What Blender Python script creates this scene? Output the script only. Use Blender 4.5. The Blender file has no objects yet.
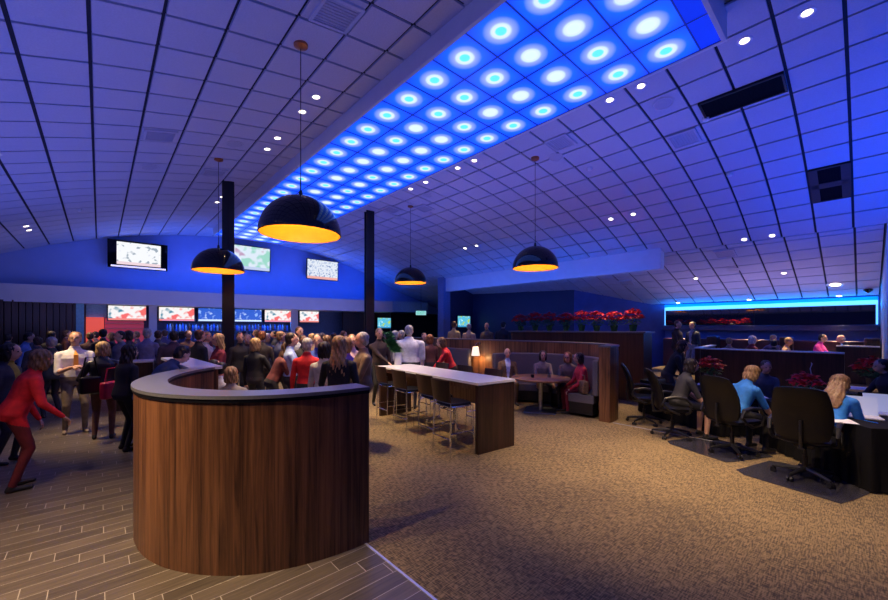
import bpy, math, random
import numpy as np
from mathutils import Vector, Matrix, Euler
random.seed(7)
SC = bpy.context.scene
COL = SC.collection
PI = math.pi

# ------------------------------------------------------------------ camera
F, TH, HY, EYE = 380.0, 0.7365, 328.0, 1.85
cam_d = bpy.data.cameras.new('camera')
cam = bpy.data.objects.new('camera', cam_d); COL.objects.link(cam)
cam_d.sensor_width = 36.0; cam_d.lens = F / 888.0 * 36.0
cam_d.shift_y = -(300.0 - HY) / 888.0
cam.location = (0, 0, EYE); cam.rotation_euler = (PI/2, 0, -TH)
cam_d.clip_start = 0.05; cam_d.clip_end = 200
SC.camera = cam
FW = Vector((math.sin(TH), math.cos(TH), 0)); RT = Vector((math.cos(TH), -math.sin(TH), 0))
def at(px, d, z=0.0):
    """room point seen in column px at depth d along the camera's axis"""
    p = FW*d + RT*((px-444.0)/F*d); return Vector((p.x, p.y, z))
def x_on(px, Y):
    r = FW*F + RT*(px-444.0); return r.x/r.y*Y

# ------------------------------------------------------------------ world, exposure
w = bpy.data.worlds.new('world'); SC.world = w; w.use_nodes = True
w.node_tree.nodes['Background'].inputs[0].default_value = (0.10, 0.12, 0.35, 1)
w.node_tree.nodes['Background'].inputs[1].default_value = 0.12
SC.view_settings.view_transform = 'Standard'; SC.view_settings.look = 'None'
SC.view_settings.gamma = 1; SC.view_settings.use_curve_mapping = False
SC.view_settings.exposure = 0.0
SC.cycles.use_denoising = True
SC.cycles.max_bounces = 6; SC.cycles.diffuse_bounces = 3; SC.cycles.glossy_bounces = 3
SC.cycles.sample_clamp_indirect = 4.0
SC.cycles.use_light_tree = True

def lamp(name, kind, loc, energy, color, parent=None, rot=(0, 0, 0), **kw):
    l = bpy.data.lights.new(name, kind); l.energy = energy; l.color = color
    for k, v in kw.items(): setattr(l, k, v)
    o = bpy.data.objects.new(name, l); COL.objects.link(o)
    o.location = loc; o.rotation_euler = rot
    if parent: o.parent = parent
    return o
BLUE = (0.03, 0.16, 1.0); LAV = (0.42, 0.40, 1.0)
UP = (PI, 0, 0)
# area lights; blue and lavender washes without a fixture are added for the ceiling
def area(name, loc, energy, color, sx, sy, rot=UP):
    return lamp(name, 'AREA', loc, energy, color, rot=rot, shape='RECTANGLE', size=sx, size_y=sy)
area('ceiling_fill_left', (-0.5, 6.5, 2.7), 135, (0.11, 0.16, 1.0), 3.0, 14)  # added fill with no fixture, blues the left vault
area('bar_fill', (3.5, 15.2, 2.3), 50, (0.30, 0.30, 1.0), 12, 1.0, rot=(PI-0.8, 0, 0))  # added lavender fill to brighten the soffit band and far ceiling
area('ceiling_fill_middle', (7.0, 7.5, 3.4), 115, (0.11, 0.15, 1.0), 3.0, 12)  # fill added for the middle of the vault, no lamp hangs here
area('ceiling_fill_right', (9.8, -1.0, 2.0), 220, (0.0, 0.07, 1.0), 3.5, 4.0)  # added deep blue fill for the right vault, no fixture
area('ceiling_fill_front', (2.0, -2.0, 2.4), 60, (0.10, 0.15, 1.0), 5.0, 2.0)  # fixtureless fill added under the front of the vault
area('end_wall_cove', (6.0, 16.95, 3.32), 125, (0.0, 0.10, 1.0), 11, 0.12, rot=(PI-0.35, 0, 0))
area('lower_ceiling_fill', (15.0, 2.5, 2.3), 22, (0.55, 0.38, 1.0), 2.0, 4.5)  # added violet fill below the sloping ceiling, no lamp there
area('side_wall_cove', (17.24, 2.6, 2.58), 120, (0.0, 0.22, 1.0), 0.06, 5.6, rot=(PI, -0.7, 0))
area('beam_fill', (11.2, 8.8, 2.9), 70, (0.02, 0.13, 1.0), 0.2, 9, rot=(PI, 0.8, 0))  # added unseen light that turns the beam face blue
area('side_wall_wash', (16.9, 2.6, 1.66), 10, (0.0, 0.10, 1.0), 0.08, 5.6, rot=(0, 0.35, 0))

# ------------------------------------------------------------------ materials
MATS = {}
def _m(name):
    m = bpy.data.materials.new(name); m.use_nodes = True
    return m, m.node_tree, m.node_tree.nodes['Principled BSDF']
def N(nt, t, **kw):
    n = nt.nodes.new(t)
    for k, v in kw.items():
        if k.startswith('i_'): n.inputs[int(k[2:])].default_value = v
        else: setattr(n, k, v)
    return n
def mat(name, col, rough=0.5, metal=0.0, noise=0.12, scale=18.0, bump=0.0, spec=0.5, coat=0.0, sheen=0.0, stretch=(1, 1, 1)):
    """plain surface with slight procedural mottling"""
    if name in MATS: return MATS[name]
    m, nt, b = _m(name); L = nt.links
    tc = N(nt, 'ShaderNodeTexCoord'); mp = N(nt, 'ShaderNodeMapping'); mp.inputs['Scale'].default_value = stretch
    L.new(tc.outputs['Object'], mp.inputs[0])
    nz = N(nt, 'ShaderNodeTexNoise'); nz.inputs['Scale'].default_value = scale; nz.inputs['Detail'].default_value = 3
    L.new(mp.outputs[0], nz.inputs['Vector'])
    cr = N(nt, 'ShaderNodeValToRGB')
    cr.color_ramp.elements[0].position = 0.3; cr.color_ramp.elements[1].position = 0.7
    cr.color_ramp.elements[0].color = tuple(c*(1-noise) for c in col)+(1,)
    cr.color_ramp.elements[1].color = tuple(min(1, c*(1+noise)) for c in col)+(1,)
    L.new(nz.outputs[0], cr.inputs[0]); L.new(cr.outputs[0], b.inputs['Base Color'])
    b.inputs['Roughness'].default_value = rough; b.inputs['Metallic'].default_value = metal
    b.inputs['Specular IOR Level'].default_value = spec; b.inputs['Coat Weight'].default_value = coat
    b.inputs['Sheen Weight'].default_value = sheen
    if bump:
        bp = N(nt, 'ShaderNodeBump'); bp.inputs['Strength'].default_value = bump; bp.inputs['Distance'].default_value = 0.01
        L.new(nz.outputs[0], bp.inputs['Height']); L.new(bp.outputs[0], b.inputs['Normal'])
    MATS[name] = m; return m
def emit(name, col, s):
    if name in MATS: return MATS[name]
    m, nt, b = _m(name)
    b.inputs['Base Color'].default_value = tuple(col)+(1,)
    b.inputs['Emission Color'].default_value = tuple(col)+(1,); b.inputs['Emission Strength'].default_value = s
    MATS[name] = m; return m
def wood(name, c0, c1, sx=26.0, sz=0.9, rough=0.38, flitch=3.2):
    if name in MATS: return MATS[name]
    m, nt, b = _m(name); L = nt.links
    tc = N(nt, 'ShaderNodeTexCoord'); mp = N(nt, 'ShaderNodeMapping'); mp.inputs['Scale'].default_value = (sx, sx, sz)
    L.new(tc.outputs['Object'], mp.inputs[0])
    nz = N(nt, 'ShaderNodeTexNoise'); nz.inputs['Scale'].default_value = 1.0; nz.inputs['Detail'].default_value = 6
    nz.inputs['Roughness'].default_value = 0.65; nz.inputs['Distortion'].default_value = 0.6
    L.new(mp.outputs[0], nz.inputs['Vector'])
    mp2 = N(nt, 'ShaderNodeMapping'); mp2.inputs['Scale'].default_value = (flitch, flitch, 0.12)
    L.new(tc.outputs['Object'], mp2.inputs[0])
    n2 = N(nt, 'ShaderNodeTexNoise'); n2.inputs['Scale'].default_value = 1.0; n2.inputs['Detail'].default_value = 2
    L.new(mp2.outputs[0], n2.inputs['Vector'])
    ad = N(nt, 'ShaderNodeMath', operation='MULTIPLY_ADD'); ad.inputs[1].default_value = 0.6
    L.new(n2.outputs[0], ad.inputs[0]); L.new(nz.outputs[0], ad.inputs[2])
    cr = N(nt, 'ShaderNodeValToRGB')
    cr.color_ramp.elements[0].position = 0.62; cr.color_ramp.elements[1].position = 1.0
    cr.color_ramp.elements[0].color = tuple(c0)+(1,); cr.color_ramp.elements[1].color = tuple(c1)+(1,)
    L.new(ad.outputs[0], cr.inputs[0]); L.new(cr.outputs[0], b.inputs['Base Color'])
    b.inputs['Roughness'].default_value = rough
    MATS[name] = m; return m

M_walnut = wood('walnut_veneer', (0.030, 0.011, 0.007), (0.23, 0.098, 0.045))
M_walnut_dark = wood('dark_walnut_veneer', (0.016, 0.007, 0.006), (0.065, 0.028, 0.02))
M_walnut_mid = wood('mid_walnut_veneer', (0.045, 0.018, 0.009), (0.30, 0.14, 0.065))
M_oak = wood('warm_wood_panel', (0.10, 0.045, 0.018), (0.34, 0.19, 0.085))
M_board = wood('stool_back_ply', (0.018, 0.008, 0.005), (0.06, 0.03, 0.018))
M_slate = mat('slate_laminate', (0.13, 0.135, 0.165), 0.32, scale=60)
M_edge = mat('dark_edge_band', (0.008, 0.008, 0.012), 0.5, spec=.2)
M_white_top = mat('white_solid_surface', (0.78, 0.78, 0.80), 0.22, noise=0.03)
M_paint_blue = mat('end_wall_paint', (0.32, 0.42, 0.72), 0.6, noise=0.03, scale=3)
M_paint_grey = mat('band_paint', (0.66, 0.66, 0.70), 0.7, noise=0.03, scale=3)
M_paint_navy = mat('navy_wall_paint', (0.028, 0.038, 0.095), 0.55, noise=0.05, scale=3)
M_paint_white = mat('soffit_paint', (0.72, 0.72, 0.76), 0.75, noise=0.03, scale=4)
M_tile = mat('acoustic_tile', (0.57, 0.57, 0.65), 0.85, noise=0.05, scale=55, bump=0.35)
M_reveal = mat('ceiling_reveal', (0.012, 0.014, 0.03), 0.8)
M_black = mat('black_steel', (0.012, 0.013, 0.018), 0.35, spec=0.5)
M_gloss_black = mat('gloss_black_enamel', (0.003, 0.003, 0.004), 0.04, noise=0.0, spec=0.45)
M_copper = mat('copper_canopy', (0.45, 0.18, 0.09), 0.3, metal=1.0)
M_chrome = mat('chrome', (0.75, 0.76, 0.8), 0.13, metal=1.0, noise=0.03)
M_brushed = mat('brushed_steel', (0.45, 0.46, 0.5), 0.3, metal=1.0)
M_leather = mat('black_leather', (0.006, 0.006, 0.008), 0.36, noise=0.2, scale=120, bump=0.15, spec=0.3)
M_vinyl = mat('grey_vinyl', (0.13, 0.125, 0.14), 0.4, noise=0.1, scale=60)
M_cloth_black = mat('black_tablecloth', (0.006, 0.006, 0.008), 0.85, noise=0.2, scale=30, spec=0.2)
M_plastic = mat('black_plastic', (0.012, 0.012, 0.014), 0.4)
M_white_plastic = mat('white_plastic', (0.8, 0.8, 0.82), 0.4, noise=0.02)
M_grille = mat('grey_grille', (0.46, 0.47, 0.56), 0.6, noise=0.15, scale=200)
M_paper = mat('paper', (0.8, 0.8, 0.8), 0.8, noise=0.02)
M_metal_strip = mat('aluminium_strip', (0.8, 0.8, 0.85), 0.25, metal=0.6)

# ---- floors
def m_planks():
    m, nt, b = _m('wood_plank_tile'); L = nt.links
    tc = N(nt, 'ShaderNodeTexCoord'); sp = N(nt, 'ShaderNodeSeparateXYZ'); L.new(tc.outputs['Object'], sp.inputs[0])
    def mth(op, a, b_=None, c=None):
        n = N(nt, 'ShaderNodeMath', operation=op)
        for i, v in enumerate((a, b_, c)):
            if v is None: continue
            if isinstance(v, (int, float)): n.inputs[i].default_value = v
            else: L.new(v, n.inputs[i])
        return n.outputs[0]
    W_, L_ = 0.1475, 0.59
    ry = mth('DIVIDE', mth('ADD', sp.outputs[1], 20.03), W_)
    row = mth('FLOOR', ry); fy = mth('FRACT', ry)
    ux = mth('DIVIDE', mth('ADD', mth('MULTIPLY_ADD', row, W_, 3.07), sp.outputs[0]), L_)
    cx = mth('FLOOR', ux); fx = mth('FRACT', ux)
    gy = mth('LESS_THAN', mth('MINIMUM', fy, mth('SUBTRACT', 1.0, fy)), 0.017)
    gx = mth('LESS_THAN', mth('MINIMUM', fx, mth('SUBTRACT', 1.0, fx)), 0.0045)
    g = mth('MAXIMUM', gx, gy)
    cb = N(nt, 'ShaderNodeCombineXYZ'); L.new(cx, cb.inputs[0]); L.new(row, cb.inputs[1])
    wn = N(nt, 'ShaderNodeTexWhiteNoise', noise_dimensions='2D'); L.new(cb.outputs[0], wn.inputs['Vector'])
    mp = N(nt, 'ShaderNodeMapping'); mp.inputs['Scale'].default_value = (3.0, 55, 1); L.new(tc.outputs['Object'], mp.inputs[0])
    nz = N(nt, 'ShaderNodeTexNoise'); nz.inputs['Detail'].default_value = 5; nz.inputs['Scale'].default_value = 1.0; L.new(mp.outputs[0], nz.inputs['Vector'])
    v = mth('MULTIPLY_ADD', wn.outputs[0], 0.35, mth('MULTIPLY', nz.outputs[0], 0.9))
    cr = N(nt, 'ShaderNodeValToRGB'); e = cr.color_ramp.elements
    e[0].position = 0.3; e[0].color = (0.06, 0.048, 0.036, 1); e[1].position = 0.95; e[1].color = (0.165, 0.132, 0.095, 1)
    L.new(v, cr.inputs[0])
    mx = N(nt, 'ShaderNodeMix', data_type='RGBA'); L.new(g, mx.inputs[0]); L.new(cr.outputs[0], mx.inputs[6]); mx.inputs[7].default_value = (0.42, 0.38, 0.33, 1)
    L.new(mx.outputs[2], b.inputs['Base Color']); b.inputs['Roughness'].default_value = 0.38
    bp = N(nt, 'ShaderNodeBump'); bp.inputs['Strength'].default_value = 0.3; bp.inputs['Distance'].default_value = 0.003
    L.new(mth('SUBTRACT', 1.0, g), bp.inputs['Height']); L.new(bp.outputs[0], b.inputs['Normal'])
    return m
def m_carpet():
    m, nt, b = _m('woven_carpet'); L = nt.links
    tc = N(nt, 'ShaderNodeTexCoord')
    outs = []
    for sc_ in ((14, 95, 1), (95, 14, 1)):
        mp = N(nt, 'ShaderNodeMapping'); mp.inputs['Scale'].default_value = sc_; mp.inputs['Rotation'].default_value = (0, 0, 0.0)
        L.new(tc.outputs['Object'], mp.inputs[0])
        nz = N(nt, 'ShaderNodeTexNoise'); nz.inputs['Scale'].default_value = 1.0; nz.inputs['Detail'].default_value = 2
        L.new(mp.outputs[0], nz.inputs['Vector']); outs.append(nz.outputs[0])
    a = N(nt, 'ShaderNodeMath', operation='ADD'); L.new(outs[0], a.inputs[0]); L.new(outs[1], a.inputs[1])
    n3 = N(nt, 'ShaderNodeTexNoise'); n3.inputs['Scale'].default_value = 1.1; L.new(tc.outputs['Object'], n3.inputs['Vector'])
    a2 = N(nt, 'ShaderNodeMath', operation='MULTIPLY_ADD'); L.new(n3.outputs[0], a2.inputs[0]); a2.inputs[1].default_value = 0.25; L.new(a.outputs[0], a2.inputs[2])
    cr = N(nt, 'ShaderNodeValToRGB'); e = cr.color_ramp.elements
    e[0].position = 0.9; e[0].color = (0.075, 0.060, 0.042, 1); e[1].position = 1.0; e[1].color = (0.29, 0.208, 0.105, 1)
    mr = N(nt, 'ShaderNodeMapRange'); mr.inputs[1].default_value = 0.8; mr.inputs[2].default_value = 1.45
    L.new(a2.outputs[0], mr.inputs[0]); e[0].position = 0.22; e[1].position = 0.8
    L.new(mr.outputs[0], cr.inputs[0]); L.new(cr.outputs[0], b.inputs['Base Color'])
    b.inputs['Roughness'].default_value = 0.95; b.inputs['Specular IOR Level'].default_value = 0.15
    bp = N(nt, 'ShaderNodeBump'); bp.inputs['Strength'].default_value = 0.2; bp.inputs['Distance'].default_value = 0.003
    L.new(a.outputs[0], bp.inputs['Height']); L.new(bp.outputs[0], b.inputs['Normal'])
    return m
M_planks, M_carpet = m_planks(), m_carpet()

def m_lightpanel(name, core):
    """backlit diffuser: the lamp behind each tile shows as a hot spot"""
    m, nt, b = _m(name); L = nt.links
    tc = N(nt, 'ShaderNodeTexCoord'); vm = N(nt, 'ShaderNodeVectorMath', operation='LENGTH'); L.new(tc.outputs['Object'], vm.inputs[0])
    cr = N(nt, 'ShaderNodeValToRGB'); e = cr.color_ramp.elements
    mr = N(nt, 'ShaderNodeMapRange'); mr.inputs[2].default_value = 0.40; L.new(vm.outputs['Value'], mr.inputs[0])
    e[0].position = 0.0; e[0].color = tuple(core)+(1,)
    e[1].position = 1.0; e[1].color = (0.0, 0.045, 0.85, 1)
    for p, c in ((0.15, tuple(core)), (0.20, (0.62, 0.74, 1.0)), (0.28, (0.55, 0.68, 1.0)), (0.35, (0.24, 0.32, 1.0)), (0.47, (0.13, 0.22, 1.0)), (0.57, (0.0, 0.10, 1.0)), (0.75, (0.0, 0.075, 1.0))):
        x = e.new(p); x.color = c+(1,)
    L.new(mr.outputs[0], cr.inputs[0])
    b.inputs['Base Color'].default_value = (0.05, 0.1, 0.4, 1); b.inputs['Roughness'].default_value = 0.3
    L.new(cr.outputs[0], b.inputs['Emission Color']); b.inputs['Emission Strength'].default_value = 1.3
    return m
M_led_cyan = m_lightpanel('led_diffuser_cyan', (0.10, 0.72, 1.0))
M_led_white = m_lightpanel('led_diffuser_white', (0.60, 0.78, 1.0))

# ------------------------------------------------------------------ mesh building
class MB:
    def __init__(s): s.v = []; s.f = []; s.m = []
    def add(s, vs, fs, mi=0):
        o = len(s.v); s.v += [tuple(p) for p in vs]; s.f += [tuple(i+o for i in f) for f in fs]; s.m += [mi]*len(fs); return s
    def box(s, x0, x1, y0, y1, z0, z1, mi=0):
        vs = [(x0,y0,z0),(x1,y0,z0),(x1,y1,z0),(x0,y1,z0),(x0,y0,z1),(x1,y0,z1),(x1,y1,z1),(x0,y1,z1)]
        return s.add(vs, [(0,3,2,1),(4,5,6,7),(0,1,5,4),(1,2,6,5),(2,3,7,6),(3,0,4,7)], mi)
    def cyl(s, p0, p1, r0, r1=None, n=14, mi=0, caps=True):
        r1 = r0 if r1 is None else r1
        p0, p1 = Vector(p0), Vector(p1); ax = (p1-p0).normalized()
        u = ax.orthogonal().normalized(); v = ax.cross(u)
        vs = []
        for p, r in ((p0, r0), (p1, r1)):
            for i in range(n):
                a = 2*PI*i/n; vs.append(p + (u*math.cos(a)+v*math.sin(a))*r)
        fs = [(i, (i+1)%n, n+(i+1)%n, n+i) for i in range(n)]
        if caps: fs += [tuple(range(n-1, -1, -1)), tuple(range(n, 2*n))]
        return s.add(vs, fs, mi)
    def tube(s, pts, r, n=8, mi=0, closed=False):
        pts = [Vector(p) for p in pts]; k = len(pts); vs = []; u = None
        for i, p in enumerate(pts):
            a = pts[(i-1) % k] if (closed or i > 0) else p; b = pts[(i+1) % k] if (closed or i < k-1) else p
            t = (b-a).normalized()
            u = t.orthogonal().normalized() if u is None else (u - t*u.dot(t)).normalized()
            v = t.cross(u); rr = r[i] if isinstance(r, (list, tuple)) else r
            vs += [p+(u*math.cos(2*PI*j/n)+v*math.sin(2*PI*j/n))*rr for j in range(n)]
        fs = []
        for i in range(k if closed else k-1):
            i2 = (i+1) % k
            fs += [(i*n+j, i*n+(j+1)%n, i2*n+(j+1)%n, i2*n+j) for j in range(n)]
        if not closed: fs += [tuple(range(n-1, -1, -1)), tuple((k-1)*n+j for j in range(n))]
        return s.add(vs, fs, mi)
    def lathe(s, prof, c=(0, 0, 0), n=28, mi=0):
        vs = []; k = len(prof)
        for r, z in prof: vs += [(c[0]+r*math.cos(2*PI*j/n), c[1]+r*math.sin(2*PI*j/n), c[2]+z) for j in range(n)]
        fs = [(i*n+j, i*n+(j+1)%n, (i+1)*n+(j+1)%n, (i+1)*n+j) for i in range(k-1) for j in range(n)]
        return s.add(vs, fs, mi)
    def ell(s, c, r, rot=None, n=14, m=10, mi=0):
        vs = []
        for i in range(m+1):
            ph = PI*i/m
            for j in range(n):
                a = 2*PI*j/n; p = Vector((r[0]*math.sin(ph)*math.cos(a), r[1]*math.sin(ph)*math.sin(a), r[2]*math.cos(ph)))
                if rot is not None: p = rot @ p
                vs.append(p+Vector(c))
        fs = [(i*n+j, (i+1)*n+j, (i+1)*n+(j+1)%n, i*n+(j+1)%n) for i in range(m) for j in range(n)]
        return s.add(vs, fs, mi)
    def prism(s, poly, z0, z1, mi=0):
        n = len(poly); vs = [(x, y, z0) for x, y in poly]+[(x, y, z1) for x, y in poly]
        fs = [(i, (i+1)%n, n+(i+1)%n, n+i) for i in range(n)]+[tuple(range(n-1, -1, -1)), tuple(range(n, 2*n))]
        return s.add(vs, fs, mi)
    def wallpath(s, path, th, z0, z1, mi=0):
        """upright slab following a plan path, thickness th"""
        L = offset(path, th/2); R_ = offset(path, -th/2); k = len(path); vs = []
        for a, b in zip(L, R_): vs += [(a[0],a[1],z0),(b[0],b[1],z0),(b[0],b[1],z1),(a[0],a[1],z1)]
        fs = []
        for i in range(k-1):
            for j in range(4): fs.append((i*4+j, i*4+(j+1)%4, (i+1)*4+(j+1)%4, (i+1)*4+j))
        fs += [(3,2,1,0), tuple((k-1)*4+j for j in range(4))]
        return s.add(vs, fs, mi)
    def mesh(s, name, mats, smooth=False):
        me = bpy.data.meshes.new(name); me.from_pydata([tuple(v) for v in s.v], [], s.f)
        for m in (mats if isinstance(mats, (list, tuple)) else [mats]): me.materials.append(m)
        me.polygons.foreach_set('material_index', s.m)
        me.update()
        import bmesh
        bm = bmesh.new(); bm.from_mesh(me); bmesh.ops.remove_doubles(bm, verts=bm.verts, dist=1e-5)
        bmesh.ops.recalc_face_normals(bm, faces=bm.faces)
        if smooth:
            for f in bm.faces: f.smooth = True
            for e in bm.edges:
                if len(e.link_faces) == 2 and e.calc_face_angle(0) > 0.7: e.smooth = False
        bm.to_mesh(me); bm.free()
        return me
    def build(s, name, mats, parent=None, loc=(0, 0, 0), rz=0, smooth=False, bevel=0.0, label=None):
        o = bpy.data.objects.new(name, s.mesh(name, mats, smooth)); COL.objects.link(o)
        o.location = loc; o.rotation_euler = (0, 0, rz)
        if parent: o.parent = parent
        if bevel:
            b = o.modifiers.new('bevel', 'BEVEL'); b.width = bevel; b.segments = 3; b.limit_method = 'ANGLE'; b.angle_limit = 0.6
        if label: o['label'] = label
        return o
def offset(path, d):
    out = []
    for i, p in enumerate(path):
        a = path[max(0, i-1)]; b = path[min(len(path)-1, i+1)]
        tx, ty = b[0]-a[0], b[1]-a[1]; l = math.hypot(tx, ty) or 1
        out.append((p[0]-ty/l*d, p[1]+tx/l*d))
    return out
def smooth_path(pts, n=8):
    """Catmull-Rom through plan points"""
    P = [Vector(p).to_2d() for p in pts]; out = []
    for i in range(len(P)-1):
        p0 = P[max(i-1, 0)]; p1 = P[i]; p2 = P[i+1]; p3 = P[min(i+2, len(P)-1)]
        for k in range(n):
            t = k/n
            q = 0.5*((2*p1)+(-p0+p2)*t+(2*p0-5*p1+4*p2-p3)*t*t+(-p0+3*p1-3*p2+p3)*t**3); out.append((q.x, q.y))
    out.append((P[-1].x, P[-1].y)); return out
def tag(o, label=None, cat=None, group=None, kind=None):
    if label: o['label'] = label
    if cat: o['category'] = cat
    if group: o['group'] = group
    if kind: o['kind'] = kind
    return o
def empty(name, loc=(0, 0, 0), rz=0):
    o = bpy.data.objects.new(name, None); COL.objects.link(o); o.location = loc; o.rotation_euler = (0, 0, rz)
    o.empty_display_size = 0.1; return o
def kids(o): return [c for c in list(COL.objects) if c.parent == o]
def copy_tree(o, parent=None):
    c = o.copy()
    if c.type == 'LIGHT': c.data = o.data
    COL.objects.link(c); c.parent = parent
    for ch in kids(o): copy_tree(ch, c)
    return c
def dup(o, loc, rz, label, group=None):
    c = copy_tree(o); c.location = loc; c.rotation_euler = (o.rotation_euler[0], o.rotation_euler[1], rz); c['label'] = label
    if group: c['group'] = group
    return c
def struct(o, label=None): o['kind'] = 'structure'; return tag(o, label)

# ------------------------------------------------------------------ setting: floors
struct(MB().box(-5, 1.68, -5, 18.5, -0.1, 0).build('floor', M_planks), 'grey brown wood-look plank tile floor')
struct(MB().box(1.70, 17.6, -5, 18.5, -0.1, 0).build('floor', M_carpet), 'tan woven carpet floor')
struct(MB().box(1.68, 1.70, -5, 18.5, -0.1, 0.006).build('trim_1', M_metal_strip), 'metal strip between tile and carpet')
struct(MB().box(7.40, 7.43, 1.3, 3.28, -0.05, 0.008).build('trim_2', M_metal_strip), 'metal strip across the carpet by the booth end')

# ------------------------------------------------------------------ setting: vaulted tile ceiling
RV, XV, ZV = 18.46, 5.076, -14.55+EYE
TS = 0.61
def vz(x): return ZV+math.sqrt(RV*RV-(x-XV)**2)
def vnorm(x): a = math.asin((x-XV)/RV); return (math.sin(a), math.cos(a))
def ceiling(name, xs, zs, ns, ys, label):
    """grid of reveal-edged tiles; xs/zs/ns give the section, ys the rows"""
    mb = MB(); G = 0.021; DP = 0.028
    for i in range(len(xs)-1):
        p0 = Vector((xs[i], 0, zs[i])); p1 = Vector((xs[i+1], 0, zs[i+1]))
        t = (p1-p0); l = t.length; t.normalize(); n = Vector((-t.z, 0, t.x))   # n points up
        for j in range(len(ys)-1):
            y0, y1 = ys[j], ys[j+1]
            a = p0+t*G; b = p1-t*G
            lo = [Vector((a.x, y0+G, a.z)), Vector((b.x, y0+G, b.z)), Vector((b.x, y1-G, b.z)), Vector((a.x, y1-G, a.z))]
            hi = [q+n*DP for q in lo]
            out = [Vector((p0.x, y0, p0.z))+n*DP, Vector((p1.x, y0, p1.z))+n*DP, Vector((p1.x, y1, p1.z))+n*DP, Vector((p0.x, y1, p0.z))+n*DP]
            o = len(mb.v); mb.v += [tuple(q) for q in lo+hi+out]
            mb.f.append((o, o+1, o+2, o+3)); mb.m.append(0)
            for k in range(4):
                k2 = (k+1) % 4
                mb.f.append((o+k, o+4+k, o+4+k2, o+k2)); mb.m.append(0)
                mb.f.append((o+4+k, o+8+k, o+8+k2, o+4+k2)); mb.m.append(1)
    me = bpy.data.meshes.new(name); me.from_pydata(mb.v, [], mb.f); me.materials.append(M_tile); me.materials.append(M_reveal)
    me.polygons.foreach_set('material_index', mb.m); me.update()
    o = bpy.data.objects.new(name, me); COL.objects.link(o); return struct(o, label)
ysR = [0.148+TS*k for k in range(-8, 30)]; ysR = [y for y in ysR if y < 18.2]+[18.4]
ysL = [5.605+TS*k for k in range(-17, 22)]; ysL = [y for y in ysL if y < 18.2]+[18.4]
angR = [0.2268+(k)/30.27 for k in range(-6, 7)]
angL = [-0.316+(k)/30.27 for k in range(-7, 11)]
def sect(angs): return [XV+RV*math.sin(a) for a in angs], [ZV+RV*math.cos(a) for a in angs]
xr, zr = sect(angR); ceiling('ceiling', xr, zr, None, ysR, 'curved acoustic tile ceiling right of the blue light box')
xl, zl = sect(angL); ceiling('ceiling', xl, zl, None, ysL, 'curved acoustic tile ceiling left of the blue light box')
xm = [xl[-1], xr[0]] if xl[-1] < xr[0] else None
# strip of plain board closing the vault above the light box
struct(MB().box(3.3, 5.7, -5, 18.4, 5.86, 5.9).build('ceiling', M_paint_white))
# lower sloping ceiling
LX0, LZ0, LS = 12.66, 4.115, 0.30
nlow = 8; cth = 1/math.sqrt(1+LS*LS)
xs = [LX0+TS*cth*k for k in range(nlow)]; xs[0] = LX0; xs = [LX0-0.0]+[LX0+0.22+TS*cth*k for k in range(nlow)]
xs = [x for x in xs if x < 17.2]
ceiling('ceiling', xs, [LZ0-LS*(x-LX0) for x in xs], None, [0.10-0.43]+[0.10+0.6*k+0.03 for k in range(0, 30)]+[18.4], 'sloping acoustic tile ceiling over the right booths')
def lz(x): return LZ0-LS*(x-LX0)

# ------------------------------------------------------------------ setting: walls
def vault_wall(name, x0, x1, y, th, z0, m, label=None, n=30):
    xs_ = [x0+(x1-x0)*i/n for i in range(n+1)]
    mb = MB(); vs = []
    def top(x): return (vz(x) if x < LX0 else lz(x))+0.05
    for x in xs_: vs += [(x, y, z0), (x, y, top(x)), (x, y+th, top(x)), (x, y+th, z0)]
    fs = [(i*4+j, i*4+(j+1)%4, i*4+4+(j+1)%4, i*4+4+j) for i in range(n) for j in range(4)]
    fs += [(0, 1, 2, 3), tuple(n*4+j for j in (3, 2, 1, 0))]
    mb.add(vs, fs); return struct(mb.build(name, m), label)
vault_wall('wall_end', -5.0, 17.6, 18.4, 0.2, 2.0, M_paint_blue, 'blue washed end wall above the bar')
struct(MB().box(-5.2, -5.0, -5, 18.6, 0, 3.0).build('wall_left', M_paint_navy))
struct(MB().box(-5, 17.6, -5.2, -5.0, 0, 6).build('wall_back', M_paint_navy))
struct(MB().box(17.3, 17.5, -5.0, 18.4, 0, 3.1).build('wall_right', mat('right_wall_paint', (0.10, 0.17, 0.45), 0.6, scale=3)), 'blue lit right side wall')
struct(MB().box(12.5, 17.3, -0.55, -0.35, 0, 4.3).build('wall_return', M_paint_grey), 'pale return wall closing the right booths')
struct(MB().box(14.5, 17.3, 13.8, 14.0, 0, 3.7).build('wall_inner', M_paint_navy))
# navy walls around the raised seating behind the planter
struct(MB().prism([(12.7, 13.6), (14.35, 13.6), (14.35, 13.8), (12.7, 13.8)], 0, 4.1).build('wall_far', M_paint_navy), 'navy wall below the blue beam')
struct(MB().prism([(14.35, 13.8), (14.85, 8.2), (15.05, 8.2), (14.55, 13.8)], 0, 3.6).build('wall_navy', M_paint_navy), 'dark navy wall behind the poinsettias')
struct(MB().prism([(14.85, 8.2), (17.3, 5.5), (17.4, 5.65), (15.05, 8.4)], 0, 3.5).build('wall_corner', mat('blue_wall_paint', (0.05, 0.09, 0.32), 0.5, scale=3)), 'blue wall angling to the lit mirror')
# soffit band over the bar, slightly angled
struct(MB().prism([(-5, 18.3), (-5, 17.9), (11.2, 16.3), (11.2, 18.3)], 2.67, 3.22).build('wall_band', M_paint_grey), 'pale soffit band above the bar')
struct(MB().prism([(11.2, 17.6), (14.4, 17.3), (14.4, 18.3), (11.2, 18.3)], 2.75, 3.35).build('wall_band', mat('band_paint_blue', (0.35, 0.5, 0.7), 0.7)), 'second soffit band by the exit signs')
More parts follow.
